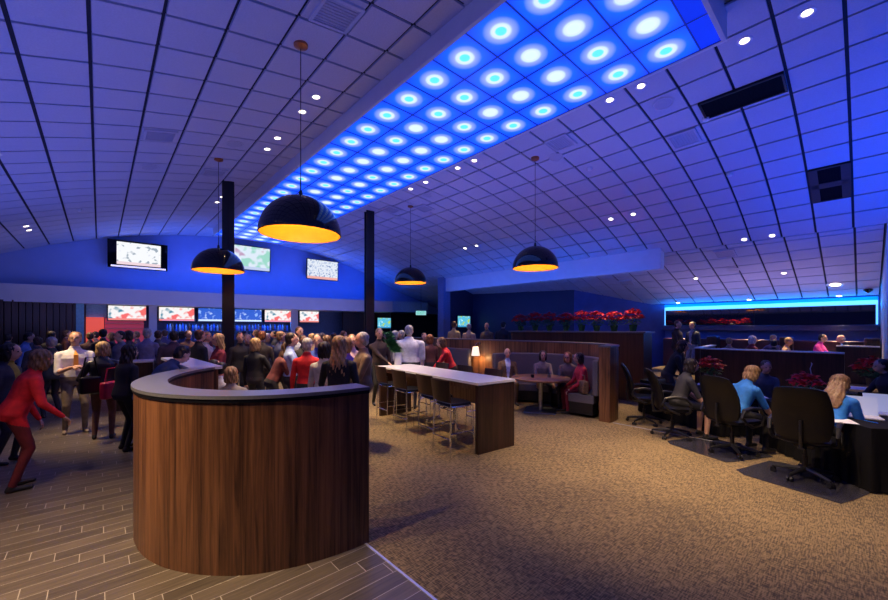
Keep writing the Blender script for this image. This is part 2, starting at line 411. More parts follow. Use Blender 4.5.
# beam
bm_ = MB().box(12.40, 12.68, 4.05, 13.75, 3.62, 4.36)
struct(bm_.build('trim_3', M_paint_white, bevel=0.01), 'deep beam boxed under the ceiling break')
struct(MB().box(12.25, 12.7, 13.55, 13.95, 0, 4.4).build('wall_pier', mat('pier_paint', (0.16, 0.22, 0.42), 0.6)), 'narrow pier at the end of the beam')
# steel columns
def column(x, y, label):
    mb = MB(); W_, D_ = 0.27, 0.24; zt = vz(x)
    mb.box(-W_/2, W_/2, -D_/2, -D_/2+0.02, 0, zt); mb.box(-W_/2, W_/2, D_/2-0.02, D_/2, 0, zt); mb.box(-0.012, 0.012, -D_/2, D_/2, 0, zt)
    mb.box(-0.2, 0.2, -0.2, 0.2, 0, 0.025)
    o = mb.build('steel_column', M_black, loc=(x, y, 0), rz=-0.25)
    return tag(o, label, 'column', 'black steel columns')
column(2.44, 10.9, 'black steel column rising through the crowd behind the left pendants')
column(6.6, 10.95, 'black steel column near the leather-jacket man and the small pendant')

# ------------------------------------------------------------------ blue light box
X0, X1, Y0P, Y1P, ZP = 3.27, 5.71, 1.40, 16.65, 5.42
lb = empty('ceiling_light_box', ((X0+X1)/2, 9, ZP)); tag(lb, 'long glowing blue light box dropped below the vaulted ceiling', 'ceiling light')
loc0 = Vector(lb.location)
def L0(mb, name, m, **kw):
    mb.v = [(a-loc0.x, b-loc0.y, c-loc0.z) for a, b, c in mb.v]; return mb.build(name, m, lb, **kw)
hs = MB()
hs.box(X0-0.05, X0, Y0P-0.27, Y1P+0.05, ZP-0.02, 5.83); hs.box(X1, X1+0.05, Y0P-0.27, Y1P+0.05, ZP-0.02, 5.87)
hs.box(X0, X1, Y0P-0.27, Y0P-0.22, ZP-0.02, 5.90); hs.box(X0, X1, Y1P, Y1P+0.05, ZP-0.02, 5.90)
hs.box(X0-0.11, X0-0.05, Y0P-0.3, Y1P+0.05, 5.69, 5.72)
L0(hs, 'housing', M_paint_white, bevel=0.004)
L0(MB().box(X0-0.12, X0-0.112, Y0P, Y1P, 5.692, 5.712), 'led_strip', emit('cyan_led', (0.10, 0.75, 1.0), 1.2), label='thin cyan LED line')
blank = MB()
for k in range(4): blank.box(X0+TS*k+0.008, X0+TS*(k+1)-0.008, Y0P-0.22, Y0P-0.008, ZP-0.004, ZP+0.004)
L0(blank, 'end_infill', emit('infill_painted_glow', (0.0, 0.03, 0.7), 0.75), label='unlit end strip with a deep blue glow put into its colour')  # blank unlit strip; its dim blue glow is put in as emission
gr = MB()
for k in range(5): gr.box(X0+TS*k-0.009, X0+TS*k+0.009, Y0P-0.22, Y1P, ZP-0.010, ZP+0.01)
for k in range(26): gr.box(X0, X1, Y0P+TS*k-0.009, Y0P+TS*k+0.009, ZP-0.009, ZP+0.009)
L0(gr, 'frame_grid', mat('panel_frame', (0.05, 0.10, 0.55), 0.25, metal=0.3))
tm = {}
for key, m in (('c', M_led_cyan), ('w', M_led_white)):
    mb = MB().box(-TS/2+0.008, TS/2-0.008, -TS/2+0.008, TS/2-0.008, -0.003, 0.003); tm[key] = mb.mesh('diffuser', m)
for i in range(25):
    for j in range(4):
        cy = j in (0, 3) or random.random() < 0.15
        o = bpy.data.objects.new('diffuser', tm['c' if cy else 'w']); COL.objects.link(o); o.parent = lb
        o.location = (X0+TS*(j+0.5)-loc0.x, Y0P+TS*(i+0.5)-loc0.y, 0)
area('light_box_glow', (4.49, 9.0, 5.405), 70, (0.02, 0.14, 1.0), 2.3, 15, rot=(0, 0, 0))

# ------------------------------------------------------------------ downlights
WARM = (1.0, 0.69, 0.36)
def ceil_frame(x, y, low=False):
    if low: z = lz(x); ang = math.atan(LS)
    else: z = vz(x); ang = math.asin((x-XV)/RV)
    return Vector((x, y, z-0.004)), ang
def make_downlight():
    r = empty('recessed_downlight')
    MB().lathe([(0.045, 0.004), (0.075, -0.006), (0.085, -0.004), (0.088, 0.004)], n=20).build('trim_ring', M_white_plastic, r, smooth=True)
    MB().cyl((0, 0, 0.001), (0, 0, -0.004), 0.052, n=20).build('lens', emit('downlight_lens', (1.0, 0.86, 0.62), 6.0), r)
    lamp('spot', 'SPOT', (0, 0, -0.03), 500, WARM, r, spot_size=0.8, spot_blend=0.9, shadow_soft_size=0.05)
    return tag(r, 'small round recessed downlight', 'downlight', 'recessed ceiling downlights')
dl0 = make_downlight(); dl_used = False
DL = [(2.6, 5.95, 0), (2.6, 6.52, 0), (2.6, 7.75, 0), (2.6, 8.37, 0), (2.6, 12.3, 0), (2.6, 12.9, 0),
      (6.42, .46, 0), (6.42, 1.07, 0), (6.4, 2.38, 0), (6.4, 2.88, 0), (6.4, 6.02, 0), (6.4, 6.57, 0), (6.4, 7.78, 0), (6.4, 8.44, 0),
      (10.62, 4.15, 0), (10.62, 4.75, 0), (10.5, 9.76, 0), (10.5, 10.37, 0), (-1.45, 15.0, 0), (-1.45, 15.56, 0), (6.0, 12.4, 0),
      (14.71, 3.74, 1), (14.85, 1.56, 1), (16.9, 4.9, 1), (16.9, 2.69, 1), (16.9, 0.5, 1), (14.5, 6.1, 1), (12.55, 2.1, 0), (12.55, 1.54, 0),
      (-1.7, 4.7, 0), (-1.6, 3.75, 0), (-1.6, 2.95, 0), (-1.25, 8.8, 0), (-1.25, 9.4, 0)]
for i, (x, y, low) in enumerate(DL):
    p, a = ceil_frame(x, y, low)
    o = dl0 if i == 0 else copy_tree(dl0)
    o.location = p; o.rotation_euler = (0, a, 0)
    run = ('in the low sloping ceiling' if low else 'in the far left ceiling' if x <= 0 else 'left of the light box' if x < 3 else 'right of the light box' if x < 7 else 'above the poinsettia planter' if x < 11 else 'at the ceiling break')
    k_ = [q for q in DL if q[2] == low and (low or abs(q[0]-x) < 1.2) and q[1] < y]
    for c in kids(o):
        if c.type == 'LIGHT': c.data = c.data.copy(); c.data.energy = 800 if 2 < x < 3 else 530; c.data.spot_size = 1.0 if 2 < x < 3 else 0.8
    if x < -1.5:
        for c in kids(o):
            if c.type == 'LIGHT': c.data = c.data.copy(); c.data.spot_size = 1.05; c.data.energy = 560
    o['label'] = 'small recessed downlight %s, %s from the near end' % (run, ['first', 'second', 'third', 'fourth', 'fifth', 'sixth', 'seventh', 'eighth', 'ninth', 'tenth'][len(k_)]); o['group'] = 'downlights '+run
for y_ in (1.5, 2.2):
    o = copy_tree(dl0); p, a = ceil_frame(2.95, y_); o.location = p; o.rotation_euler = (0, a, 0); o['label'] = 'recessed downlight beside the light box, aimed at the open carpet, %s' % ('nearer' if y_ < 2.0 else 'farther'); o['group'] = 'aimed downlights'
    for c in kids(o):
        if c.type == 'LIGHT': c.data = c.data.copy(); c.data.energy = 750; c.rotation_euler = (0, -0.27, 0)
big = make_downlight(); p, a = ceil_frame(15.97, 0.55, 1); big.location = p; big.rotation_euler = (0, a, 0); big.scale = (2.2, 2.2, 1.5)
tag(big, 'large bright round downlight in the low sloping ceiling at right', 'downlight'); big['group'] = 'large downlight'

# ------------------------------------------------------------------ ceiling vents, speakers, detectors
def square_vent():
    r = empty('ceiling_diffuser')
    f = MB()
    f.box(-.24, .24, -.24, -.20, -.03, .01); f.box(-.24, .24, .20, .24, -.03, .01); f.box(-.24, -.20, -.20, .20, -.03, .01); f.box(.20, .24, -.20, .20, -.03, .01)
    f.build('frame', M_tile, r, bevel=0.006)
    g = MB(); g.box(-.2, .2, -.2, .2, -.012, 0)
    for k in range(9): g.box(-.2, .2, -.19+.045*k, -.18+.045*k, -.022, -.01)
    g.build('grille', M_grille, r); return r
def round_speaker():
    r = empty('ceiling_speaker')
    MB().lathe([(0.15, 0.006), (0.17, -0.01), (0.15, -0.016), (0.135, -0.008)], n=26).build('rim', M_tile, r, smooth=True)
    MB().lathe([(0.001, -0.012), (0.07, -0.011), (0.136, -0.006)], n=26).build('grille', M_grille, r, smooth=True); return r
sv = square_vent(); rs = round_speaker(); first = {'v': True, 's': True}
def place_c(kind, x, y, label, low=False):
    src = sv if kind == 'v' else rs
    o = src if first[kind] else copy_tree(src); first[kind] = False
    p, a = ceil_frame(x, y, low); o.location = p; o.rotation_euler = (0, a, 0)
    tag(o, label, 'air vent' if kind == 'v' else 'ceiling speaker', 'square ceiling diffusers' if kind == 'v' else 'round ceiling speakers')
for k, x, y, l in [('v', 0.79, 8.33, 'square air diffuser in the left ceiling between two dark seams'), ('s', 0.79, 10.13, 'round ceiling speaker in the left ceiling behind the square diffuser'),
                   ('v', 2.04, 4.11, 'square air diffuser at the top beside the big pendant mount'), ('s', 1.99, 8.37, 'round ceiling speaker left of the paired downlights'),
                   ('v', 1.99, 10.2, 'square air diffuser just left of the first steel column top'), ('v', 7.0, 4.16, 'square air diffuser in the ceiling next to the far right pendant cord'),
                   ('s', 7.43, 4.53, 'round ceiling speaker right of the right pendant cord'), ('v', 8.28, 2.3, 'square air diffuser below the long black slot vent'),
                   ('s', 7.06, 2.27, 'round ceiling speaker at left of the long black slot vent'), ('v', 6.93, 10.17, 'square air diffuser above the second steel column'),
                   ('s', 6.96, 8.4, 'round ceiling speaker between two diffusers near the small pendant cord'), ('v', 7.51, 9.21, 'square air diffuser right of the small pendant cord'),
                   ('s', 7.51, 10.6, 'round ceiling speaker lowest beside the small pendant cord')]:
    place_c(k, x, y, l)
place_c('v', 13.15, 2.63, 'square air diffuser in the low sloping ceiling', True); place_c('s', 14.27, 2.66, 'round ceiling speaker in the low sloping ceiling', True); place_c('v', 14.56, 5.91, 'square air diffuser in the low ceiling behind the beam end', True)
def small_dome(x, y, label, low=False, dark=False):
    p, a = ceil_frame(x, y, low); r = 0.06 if not dark else 0.1
    o = MB().lathe([(r, 0.0), (r, -0.02), (r*0.75, -0.05), (0.001, -0.065 if not dark else -0.11)], n=18).build('smoke_detector' if not dark else 'dome_camera', M_white_plastic if not dark else M_gloss_black, loc=p, smooth=True)
    o.rotation_euler = (0, a, 0); return tag(o, label, 'smoke detector' if not dark else 'dome camera')
small_dome(8.25, 4.17, 'small white ceiling detector above the right pendant'); small_dome(7.9, 1.85, 'small white ceiling detector above the black slot vent')
small_dome(-0.39, 13.64, 'small ceiling detector in the far left ceiling'); small_dome(9.9, 1.9, 'tiny ceiling detector left of the double black vent')
small_dome(16.5, -0.1, 'black dome security camera by the pale return wall', True, True)
# long black slot vent and double return grille
def black_vent(xa, xb, ya, yb, label, halves):
    xc = (xa+xb)/2; p, a = ceil_frame(xc, (ya+yb)/2); r = empty('return_air_grille', p); r.rotation_euler = (0, a, 0)
    wx = (xb-xa)/2/math.cos(a); wy = (yb-ya)/2; f = MB(); t = 0.03
    f.box(-wx, wx, -wy, -wy+t, -.035, .01); f.box(-wx, wx, wy-t, wy, -.035, .01); f.box(-wx, -wx+t, -wy, wy, -.035, .01); f.box(wx-t, wx, -wy, wy, -.035, .01)
    if halves: f.box(-.09, .09, -wy, wy, -.033, .01); f.box(-wx, wx, -wy, -wy+.13, -.033, .01); f.box(-wx, wx, wy-.13, wy, -.033, .01)
    f.build('frame', mat('grey_vent_frame', (0.035, 0.032, 0.035), 0.6) if halves else M_black, r)
    s_ = MB(); s_.box(-wx, wx, -wy, wy, -.018, -.010)
    n = int(2*wy/0.04)
    for k in range(n): s_.box(-wx+t, wx-t, -wy+t+.04*k, -wy+t+.04*k+.008, -.026, -.017)
    s_.build('slats', mat('vent_slats', (0.003, 0.003, 0.006), 0.8, spec=.1), r); return tag(r, label, 'air vent')
black_vent(7.42, 7.9, 0.78, 1.86, 'long black slot vent in the ceiling at top right', False)
black_vent(10.42, 11.55, 0.16, 0.74, 'double dark return air grille in the right ceiling', True)

# ------------------------------------------------------------------ pendants
M_gold = mat('gold_shade_lining', (0.85, 0.36, 0.02), 0.45, noise=0.04)
def make_pendant():
    r = empty('dome_pendant')       # origin at rim centre
    R_ = 0.5; prof = [(R_*math.cos(t), 0.5*math.sin(t)*0.98) for t in [i*PI/2/14 for i in range(14)]]+[(0.03, 0.495)]
    sh0 = MB().lathe([(R_-0.012, 0.0)]+[(R_, 0.004)]+prof[1:], n=56).build('shade', M_gloss_black, r, smooth=True)
    inn = [((R_-0.012)*math.cos(t), 0.478*math.sin(t)) for t in [i*PI/2/14 for i in range(14)]]+[(0.001, 0.478)]
    MB().lathe(inn, n=56).build('lining', M_gold, sh0, smooth=True, label='gold inner lining')
    MB().cyl((0, 0, 0.49), (0, 0, 0.56), 0.03, 0.02).cyl((0, 0, 0.56), (0, 0, 0.72), 0.008).build('stem', M_black, r, smooth=True)
    MB().lathe([(0.001, 0.40), (0.05, 0.38), (0.06, 0.33), (0.04, 0.29), (0.001, 0.28)], n=16).build('bulb', emit('warm_bulb', (1.0, 0.75, 0.3), 6.0), r, smooth=True)
    lamp('bulb_light', 'POINT', (0, 0, 0.22), 20, (1.0, 0.66, 0.25), r, shadow_soft_size=0.07)
    return r
pend0 = make_pendant()
PEND = [(1.91, 4.84, 3.045, 'large glossy black dome pendant hanging nearest, left of centre'), (1.9, 9.32, 3.075, 'glossy black dome pendant in front of the left steel column'),
        (7.18, 4.9, 3.18, 'glossy black dome pendant hanging at right of centre over the booths'), (7.17, 9.46, 3.25, 'smallest glossy black dome pendant right of the second steel column')]
for i, (x, y, z, l) in enumerate(PEND):
    o = pend0 if i == 0 else copy_tree(pend0); o.location = (x, y, z); tag(o, l, 'pendant lamp', 'black dome pendants')
    zt = vz(x)-z
    MB().cyl((0, 0, 0.7), (0, 0, zt-0.03), 0.005, n=6).build('cord', M_black, o)
    MB().lathe([(0.001, zt-0.06), (0.03, zt-0.055), (0.085, zt-0.03), (0.09, zt)], n=20).build('canopy', M_copper, o, smooth=True)

# ------------------------------------------------------------------ curved walnut bar wall (near)
outer = smooth_path([(1.735, 2.93), (1.42, 2.955), (1.12, 3.03), (0.84, 3.18), (0.58, 3.46), (0.41, 3.80), (0.345, 4.2), (0.385, 4.62), (0.53, 5.05), (0.76, 5.42), (1.02, 5.66)], 6)
cw = empty('curved_bar_wall', (0.995, 3.25, 0)); tag(cw, 'tall curved walnut partition with grey top in the foreground', 'partition')
def L1(mb, name, m, o_=Vector((1.0, 3.2, 0)), par=cw, **kw):
    mb.v = [(a-o_.x, b-o_.y, c-o_.z) for a, b, c in mb.v]; return mb.build(name, m, par, **kw)
L1(MB().wallpath(outer, 0.235, 0, 1.298), 'wall_panel', M_walnut, smooth=True)
L1(MB().wallpath(outer, 0.27, 1.318, 1.345), 'counter_top', M_slate, smooth=True)
L1(MB().wallpath(outer, 0.255, 1.290, 1.319), 'edge_band', M_edge, smooth=True)
# low counters behind it
def counter(path, th, h, label, topm, sidem, top_th=0.04, over=0.05, name='bar_counter', cat='counter'):
    o_ = Vector((path[0][0], path[0][1], 0)); r = empty(name, o_); tag(r, label, cat)
    L1(MB().wallpath(path, th, 0, h-top_th), 'panel', sidem, o_, r, smooth=True)
    L1(MB().wallpath(path, th+over*2, h-top_th, h), 'top', topm, o_, r, smooth=True, bevel=0.004); return r
counter([(1.06, 5.9), (1.03, 7.0), (0.99, 8.3)], 0.28, 1.33, 'white-topped counter running back from the curved partition', M_white_top, M_walnut)
counter([(1.25, 10.3), (2.15, 10.7)], 0.14, 1.36, 'walnut partition with grey cap behind the navy suit', M_slate, M_walnut)
counter([(0.2, 11.4), (0.95, 11.3)], 0.5, 1.1, 'pale counter among the crowd at left', M_white_top, M_walnut_dark)

# ------------------------------------------------------------------ communal high table
tb = empty('communal_high_table', (4.07, 3.75, 0), -0.095); tag(tb, 'long walnut communal high table with white top', 'table')
MB().box(0.0, 0.78, 0.0, 3.15, 1.01, 1.05).build('table_top', M_white_top, tb, bevel=0.004)
MB().box(0.01, 0.77, 0.01, 0.075, 0.0, 1.008).build('end_panel', M_walnut_dark, tb, bevel=0.003)
MB().box(0.01, 0.77, 3.07, 3.14, 0.0, 1.008).build('end_panel', M_walnut_dark, tb, bevel=0.003)
MB().box(0.04, 0.07, 0.08, 3.06, 0.93, 1.008).box(0.72, 0.75, 0.08, 3.06, 0.93, 1.008).build('apron', M_oak, tb)
MB().box(0.42, 0.45, 0.08, 3.06, 0.62, 1.008).build('modesty_panel', M_oak, tb)
# stools
def make_stool():
    r = empty('bar_stool')          # origin at floor centre, sitter faces +X
    mb = MB(); n = 10; vs = []
    for i in range(n+1):
        y = -0.215+0.43*i/n; c = 0.03*(1-(2*i/n-1)**2)
        for (dx, z) in ((0, 0.80), (0.012, 0.80), (-0.03, 1.11), (-0.042, 1.11)): vs.append((-0.215-c+dx, y*(1.0 if z < 1 else 1.06), z))
    fs = [(i*4+j, i*4+(j+1)%4, i*4+4+(j+1)%4, i*4+4+j) for i in range(n) for j in range(4)]+[(0, 1, 2, 3), tuple(n*4+j for j in (3, 2, 1, 0))]
    mb.add(vs, fs); mb.build('backrest', M_board, r, smooth=True)
    se = MB(); se.prism([(0.2*c if c > 0 else 0.2*c, 0.21*s) for c, s in [(max(-1, min(1, 1.25*math.cos(a))), max(-1, min(1, 1.25*math.sin(a)))) for a in [2*PI*k/28 for k in range(28)]]], 0.735, 0.775)
    se_o = se.build('seat', M_leather, r, bevel=0.012, smooth=True)
    pts = [(0.2*max(-1, min(1, 1.25*math.cos(a))), 0.215*max(-1, min(1, 1.25*math.sin(a))), 0.732) for a in [2*PI*k/28 for k in range(28)]]
    MB().tube(pts, 0.009, closed=True).build('seat_rim', M_chrome, se_o, smooth=True)
    for sx, sy in ((-1, -1), (-1, 1), (1, -1), (1, 1)):
        pts = [(sx*0.225, sy*0.225, 0.005), (sx*0.195, sy*0.2, 0.73)]
        if sx < 0: pts += [(-0.215, sy*0.205, 0.93)]
        MB().tube(pts, 0.010).build('leg', M_chrome, r, smooth=True)
    f = MB(); z = 0.30
    f.tube([(0.215, -.215, z), (0.215, .215, z)], 0.009).tube([(-0.215, -.215, z-.02), (-0.215, .215, z-.02)], 0.009)
    f.tube([(-.215, -.215, z+.06), (.215, -.215, z+.06)], 0.009).tube([(-.215, .215, z+.06), (.215, .215, z+.06)], 0.009)
    f.build('footrest', M_chrome, r, smooth=True); return r
st0 = make_stool()
for i, (x, y, l) in enumerate([(3.87, 4.06, 'bar stool nearest the end panel of the white-topped high table'), (4.05, 4.64, 'second bar stool from the near end of the high table'),
                               (4.13, 5.46, 'third bar stool from the near end of the high table'), (4.28, 6.25, 'bar stool farthest along the high table, beside the man in the leather jacket')]):
    o = st0 if i == 0 else copy_tree(st0); o.location = (x, y, 0); o.rotation_euler = (0, 0, -0.095+0.02*((i*7) % 3-1)); tag(o, l, 'stool', 'stools along the communal table')
for i, (x, y) in enumerate([(5.02, 4.5), (5.10, 5.3), (5.17, 6.05)]):
    dup(st0, (x, y, 0), PI-0.095, ['bar stool on the booth side of the high table, nearest its end', 'bar stool on the booth side of the high table, middle', 'bar stool on the booth side of the high table, farthest'][i], 'stools along the communal table')

# ------------------------------------------------------------------ plants
def leaf(mb, base, d, length, width, droop=0.3, mi=0, n=4):
    d = Vector(d).normalized(); side = d.cross(Vector((0, 0, 1)))
    side = side.normalized() if side.length > 1e-3 else Vector((1, 0, 0)); up = side.cross(d).normalized()
    vs = []; base = Vector(base)
    for i in range(n+1):
        t = i/n; wd = width*math.sin(PI*min(1, 0.08+0.92*t))**0.8*0.5 if i < n else 0.001
        c = base+d*length*t-Vector((0, 0, 1))*droop*length*t*t
        vs += [c-side*wd+up*wd*0.25, c, c+side*wd+up*wd*0.25]
    fs = []
    for i in range(n):
        for j in range(2): fs.append((i*3+j, i*3+j+1, i*3+4+j, i*3+3+j))
    mb.add(vs, fs, mi)
M_red = mat('red_bract', (0.80, 0.015, 0.03), 0.5, noise=0.35, scale=40); M_green = mat('poinsettia_leaf', (0.05, 0.22, 0.05), 0.5, noise=0.3, scale=40)
M_pot = mat('dark_pot', (0.03, 0.03, 0.03), 0.35); M_foil = mat('green_foil_pot', (0.05, 0.14, 0.05), 0.25, metal=0.4)
def make_poinsettia(potm, seed=1):
    rnd = random.Random(seed); r = empty('potted_poinsettia')
    MB().lathe([(0.001, 0), (0.06, 0), (0.085, 0.13), (0.092, 0.135), (0.08, 0.128), (0.001, 0.12)], n=18).build('pot', potm, r, smooth=True)
    g = MB(); s_ = MB(); st = MB()
    for k in range(7):
        a = 2*PI*k/7; st.tube([(0, 0, 0.11), (0.05*math.cos(a), 0.05*math.sin(a), 0.2), (0.13*math.cos(a), 0.13*math.sin(a), 0.3)], 0.004, n=5)
    for k in range(60):
        a = rnd.uniform(0, 2*PI); rr = rnd.uniform(0.02, 0.13); leaf(g, (rr*math.cos(a), rr*math.sin(a), rnd.uniform(0.14, 0.27)), (math.cos(a), math.sin(a), rnd.uniform(-.1, .6)), rnd.uniform(.07, .11), .05, 0.35)
    heads = [(0, 0, 0.42)]+[(0.11*math.cos(2*PI*k/6), 0.11*math.sin(2*PI*k/6), 0.37+0.02*(k % 2)) for k in range(6)]+[(0.17*math.cos(2*PI*k/7+.3), 0.17*math.sin(2*PI*k/7+.3), 0.28+0.02*(k % 2)) for k in range(7)]
    for hx, hy, hz in heads:
        for k in range(11):
            a = 2*PI*k/11+rnd.uniform(-.2, .2); leaf(s_, (hx, hy, hz+rnd.uniform(-.015, .02)), (math.cos(a), math.sin(a), rnd.uniform(-.3, .9)), rnd.uniform(.07, .11), .06, 0.3)
    st.build('stems', M_green, r); g.build('leaves', M_green, r); s_.build('bracts', M_red, r, label='red bracts'); return r
po0 = make_poinsettia(M_foil)
for i, (px, Xp) in enumerate([(519.5, 10.15), (534, 10.15), (548, 10.15), (565, 10.15), (580.5, 10.15), (595.5, 10.15), (613, 10.15), (632, 10.15)]):
    q = FW*F+RT*(px-444.0); t = Xp/q.x; p = (Xp, q.y*t, 1.76)
    o = po0 if i == 0 else copy_tree(po0); o.location = (p[0]+.07, p[1], 1.762); o.rotation_euler = (0, 0, i*1.1); o.scale = (1.2, 1.2, 1.2+0.05*((i*5) % 3))
    tag(o, ['leftmost red poinsettia', 'second red poinsettia from the left', 'third red poinsettia from the left', 'fourth red poinsettia from the left', 'fourth red poinsettia from the right', 'third red poinsettia from the right', 'second red poinsettia from the right', 'rightmost and largest red poinsettia'][i]+' in the row on the planter wall', 'plant', 'poinsettias on the planter wall')
# planter wall
pw = empty('planter_wall', (10.2, 5.8, 0)); tag(pw, 'long dark wood partition carrying the row of poinsettias', 'partition')
L1(MB().box(9.95, 10.5, 3.64, 7.72, 0, 1.72), 'wall_panel', M_walnut_dark, Vector((10.2, 5.8, 0)), pw)
L1(MB().box(9.90, 10.55, 3.58, 7.78, 1.72, 1.76), 'ledge', M_slate, Vector((10.2, 5.8, 0)), pw, bevel=0.005)

# vase with fern on the high table
vs_ = empty('vase_plant', (4.80, 6.78, 1.05)); tag(vs_, 'dark green leafy cutting in a white vase on the high table', 'plant')
MB().lathe([(0.001, 0), (0.07, 0), (0.075, 0.02), (0.085, 0.27), (0.08, 0.275), (0.07, 0.25), (0.001, 0.05)], n=24).build('vase', mat('white_vase', (0.75, 0.76, 0.8), 0.15, noise=0.02), vs_, smooth=True)
fo = MB(); rnd = random.Random(3)
for k in range(9):
    a = 2*PI*k/9; tip = Vector((-0.22*RT.x+0.07*math.cos(a), -0.22*RT.y+0.07*math.sin(a), 0.62+0.1*math.sin(k*2.1)))*(1 if k % 3 else 0.85)
    b = Vector((0.02*math.cos(a), 0.02*math.sin(a), 0.2)); fo.tube([b, (b+tip)/2+Vector((0, 0, .03)), tip], 0.004, n=5)
    for q in range(44):
        t = 0.1+0.9*q/44; c = b.lerp(tip, t); an = rnd.uniform(0, 2*PI); leaf(fo, c, (math.cos(an), math.sin(an), 0.5), 0.15*(1.15-t*0.5), 0.07, 0.1)
fo.build('foliage', mat('dark_fern', (0.03, 0.17, 0.07), 0.5, noise=0.3, scale=30), vs_)

# ------------------------------------------------------------------ booths
ORI = Vector((8.0, 5.0, 0))
bp_ = smooth_path([(7.36, 3.42), (7.65, 3.43), (7.95, 3.52), (8.3, 3.78), (8.6, 4.2), (8.78, 4.8), (8.82, 5.6), (8.82, 7.5), (8.82, 9.5), (8.82, 12.4)], 6)
bw = empty('booth_partition', ORI); tag(bw, 'curved walnut booth wall with grey cap wrapping the round table', 'partition')
L1(MB().wallpath(bp_, 0.22, 0, 1.47), 'wall_panel', M_walnut_mid, ORI, bw, smooth=True)
L1(MB().wallpath(bp_, 0.26, 1.47, 1.50), 'cap', M_slate, ORI, bw, smooth=True, bevel=0.004)
def bench(path, label, depth=0.5):
    r = empty('booth_bench', (path[0][0], path[0][1], 0)); tag(r, label, 'bench'); o_ = Vector((path[0][0], path[0][1], 0))
    L1(MB().wallpath(offset(path, depth/2+0.10), depth, 0.06, 0.30), 'base', M_plastic, o_, r, smooth=True)
    L1(MB().wallpath(offset(path, depth/2+0.10), depth+0.04, 0.30, 0.46), 'seat_cushion', M_vinyl, o_, r, smooth=True, bevel=0.03)
    L1(MB().wallpath(offset(path, 0.05), 0.13, 0.46, 1.20), 'backrest', M_vinyl, o_, r, smooth=True, bevel=0.03); return r
b1 = smooth_path([(7.44, 3.60), (7.72, 3.63), (8.0, 3.76), (8.3, 4.06), (8.52, 4.5), (8.60, 5.15), (8.42, 5.85), (8.0, 6.28), (7.5, 6.42)], 6)
bench(b1, 'grey vinyl booth bench curving behind the round table')
bench([(8.64, 8.25), (8.64, 9.3)], 'grey vinyl bench farther along the walnut wall, left of the sconce')
# round table
rt = empty('round_table', (7.32, 4.85, 0)); tag(rt, 'round wood table on a steel pedestal in the booth', 'table')
MB().lathe([(0.001, 0.75), (0.63, 0.75), (0.645, 0.74), (0.645, 0.715), (0.62, 0.705), (0.001, 0.705)], n=48).build('table_top', wood('table_wood', (0.10, 0.04, 0.02), (0.32, 0.16, 0.08), sx=3, sz=3), rt, smooth=True)
MB().cyl((0, 0, 0.02), (0, 0, 0.70), 0.045, n=20).build('pedestal', M_brushed, rt, smooth=True)
MB().box(-0.34, 0.34, -0.34, 0.34, 0.0, 0.018).build('base_plate', M_brushed, rt, bevel=0.006, rz=0.5)
# sconce
sc_ = empty('wall_sconce', (8.66, 7.93, 1.14)); tag(sc_, 'white shaded wall sconce glowing on the walnut booth wall', 'wall lamp')
MB().lathe([(0.085, 0.14), (0.13, -0.13)], n=24).build('lamp_shade', emit('lit_white_shade', (1.0, 0.80, 0.62), 1.15), sc_, loc=(-0.17, 0, 0), smooth=True)
MB().tube([(0.02, 0, 0.24), (-0.08, 0, 0.26), (-0.16, 0, 0.22), (-0.17, 0, 0.12)], 0.008).cyl((0.02, 0, 0.24), (0.0, 0, 0.24), 0.04).build('arm', M_chrome, sc_, smooth=True)
lamp('bulb_light', 'POINT', (-0.17, 0, -0.06), 16, (1.0, 0.55, 0.22), sc_, shadow_soft_size=0.06)
lamp('bulb_light', 'POINT', (-0.20, -0.1, -0.22), 6, (1.0, 0.55, 0.22), sc_, shadow_soft_size=0.06)
# small items on the round table
def candle(x, y, label, m):
    o = MB().lathe([(0.001, 0), (0.035, 0), (0.04, 0.06), (0.034, 0.06), (0.03, 0.012), (0.001, 0.012)], n=14).build('candle_holder', m, loc=(x, y, 0.752), smooth=True); return tag(o, label, 'candle holder')
candle(7.15, 4.95, 'small dark candle holder on the round booth table', M_plastic)
candle(7.45, 4.72, 'small steel cup on the round booth table near the woman with glasses', M_brushed)

# low dark chairs by the communal table's far side
def make_cafe_chair():
    r = empty('cafe_chair')
    MB().box(-.2, .22, -.21, .21, .44, .47).build('seat', M_board, r, bevel=.01)
    mb = MB(); n = 8; vs = []
    for i in range(n+1):
        y = -.21+.42*i/n; c = .04*(1-(2*i/n-1)**2)
        for dx, z in ((0, .62), (.015, .62), (-.02, .86), (-.035, .86)): vs.append((-.2-c+dx, y, z))
    mb.add(vs, [(i*4+j, i*4+(j+1)%4, i*4+4+(j+1)%4, i*4+4+j) for i in range(n) for j in range(4)]+[(0, 1, 2, 3), tuple(n*4+j for j in (3, 2, 1, 0))])
    mb.build('backrest', M_board, r, smooth=True)
    for sx, sy in ((-1, -1), (-1, 1), (1, -1), (1, 1)):
        MB().tube([(sx*.2, sy*.2, .0), (sx*.18, sy*.19, .44)]+([(-.205, sy*.19, .75)] if sx < 0 else []), .011).build('leg', M_brushed, r, smooth=True)
    return r
cc = make_cafe_chair(); cc.location = (6.80, 5.55, 0); cc.rotation_euler = (0, 0, -0.6); tag(cc, 'dark plywood chair pulled to the round table, left of the seated man', 'chair', 'dark plywood chairs')
dup(cc, (7.3, 7.1, 0), 0.2, 'dark plywood chair behind the high table under the sconce', 'dark plywood chairs')
dup(cc, (6.72, 7.25, 0), -2.4, 'dark plywood chair carrying the person in the brown patterned jacket', 'dark plywood chairs')

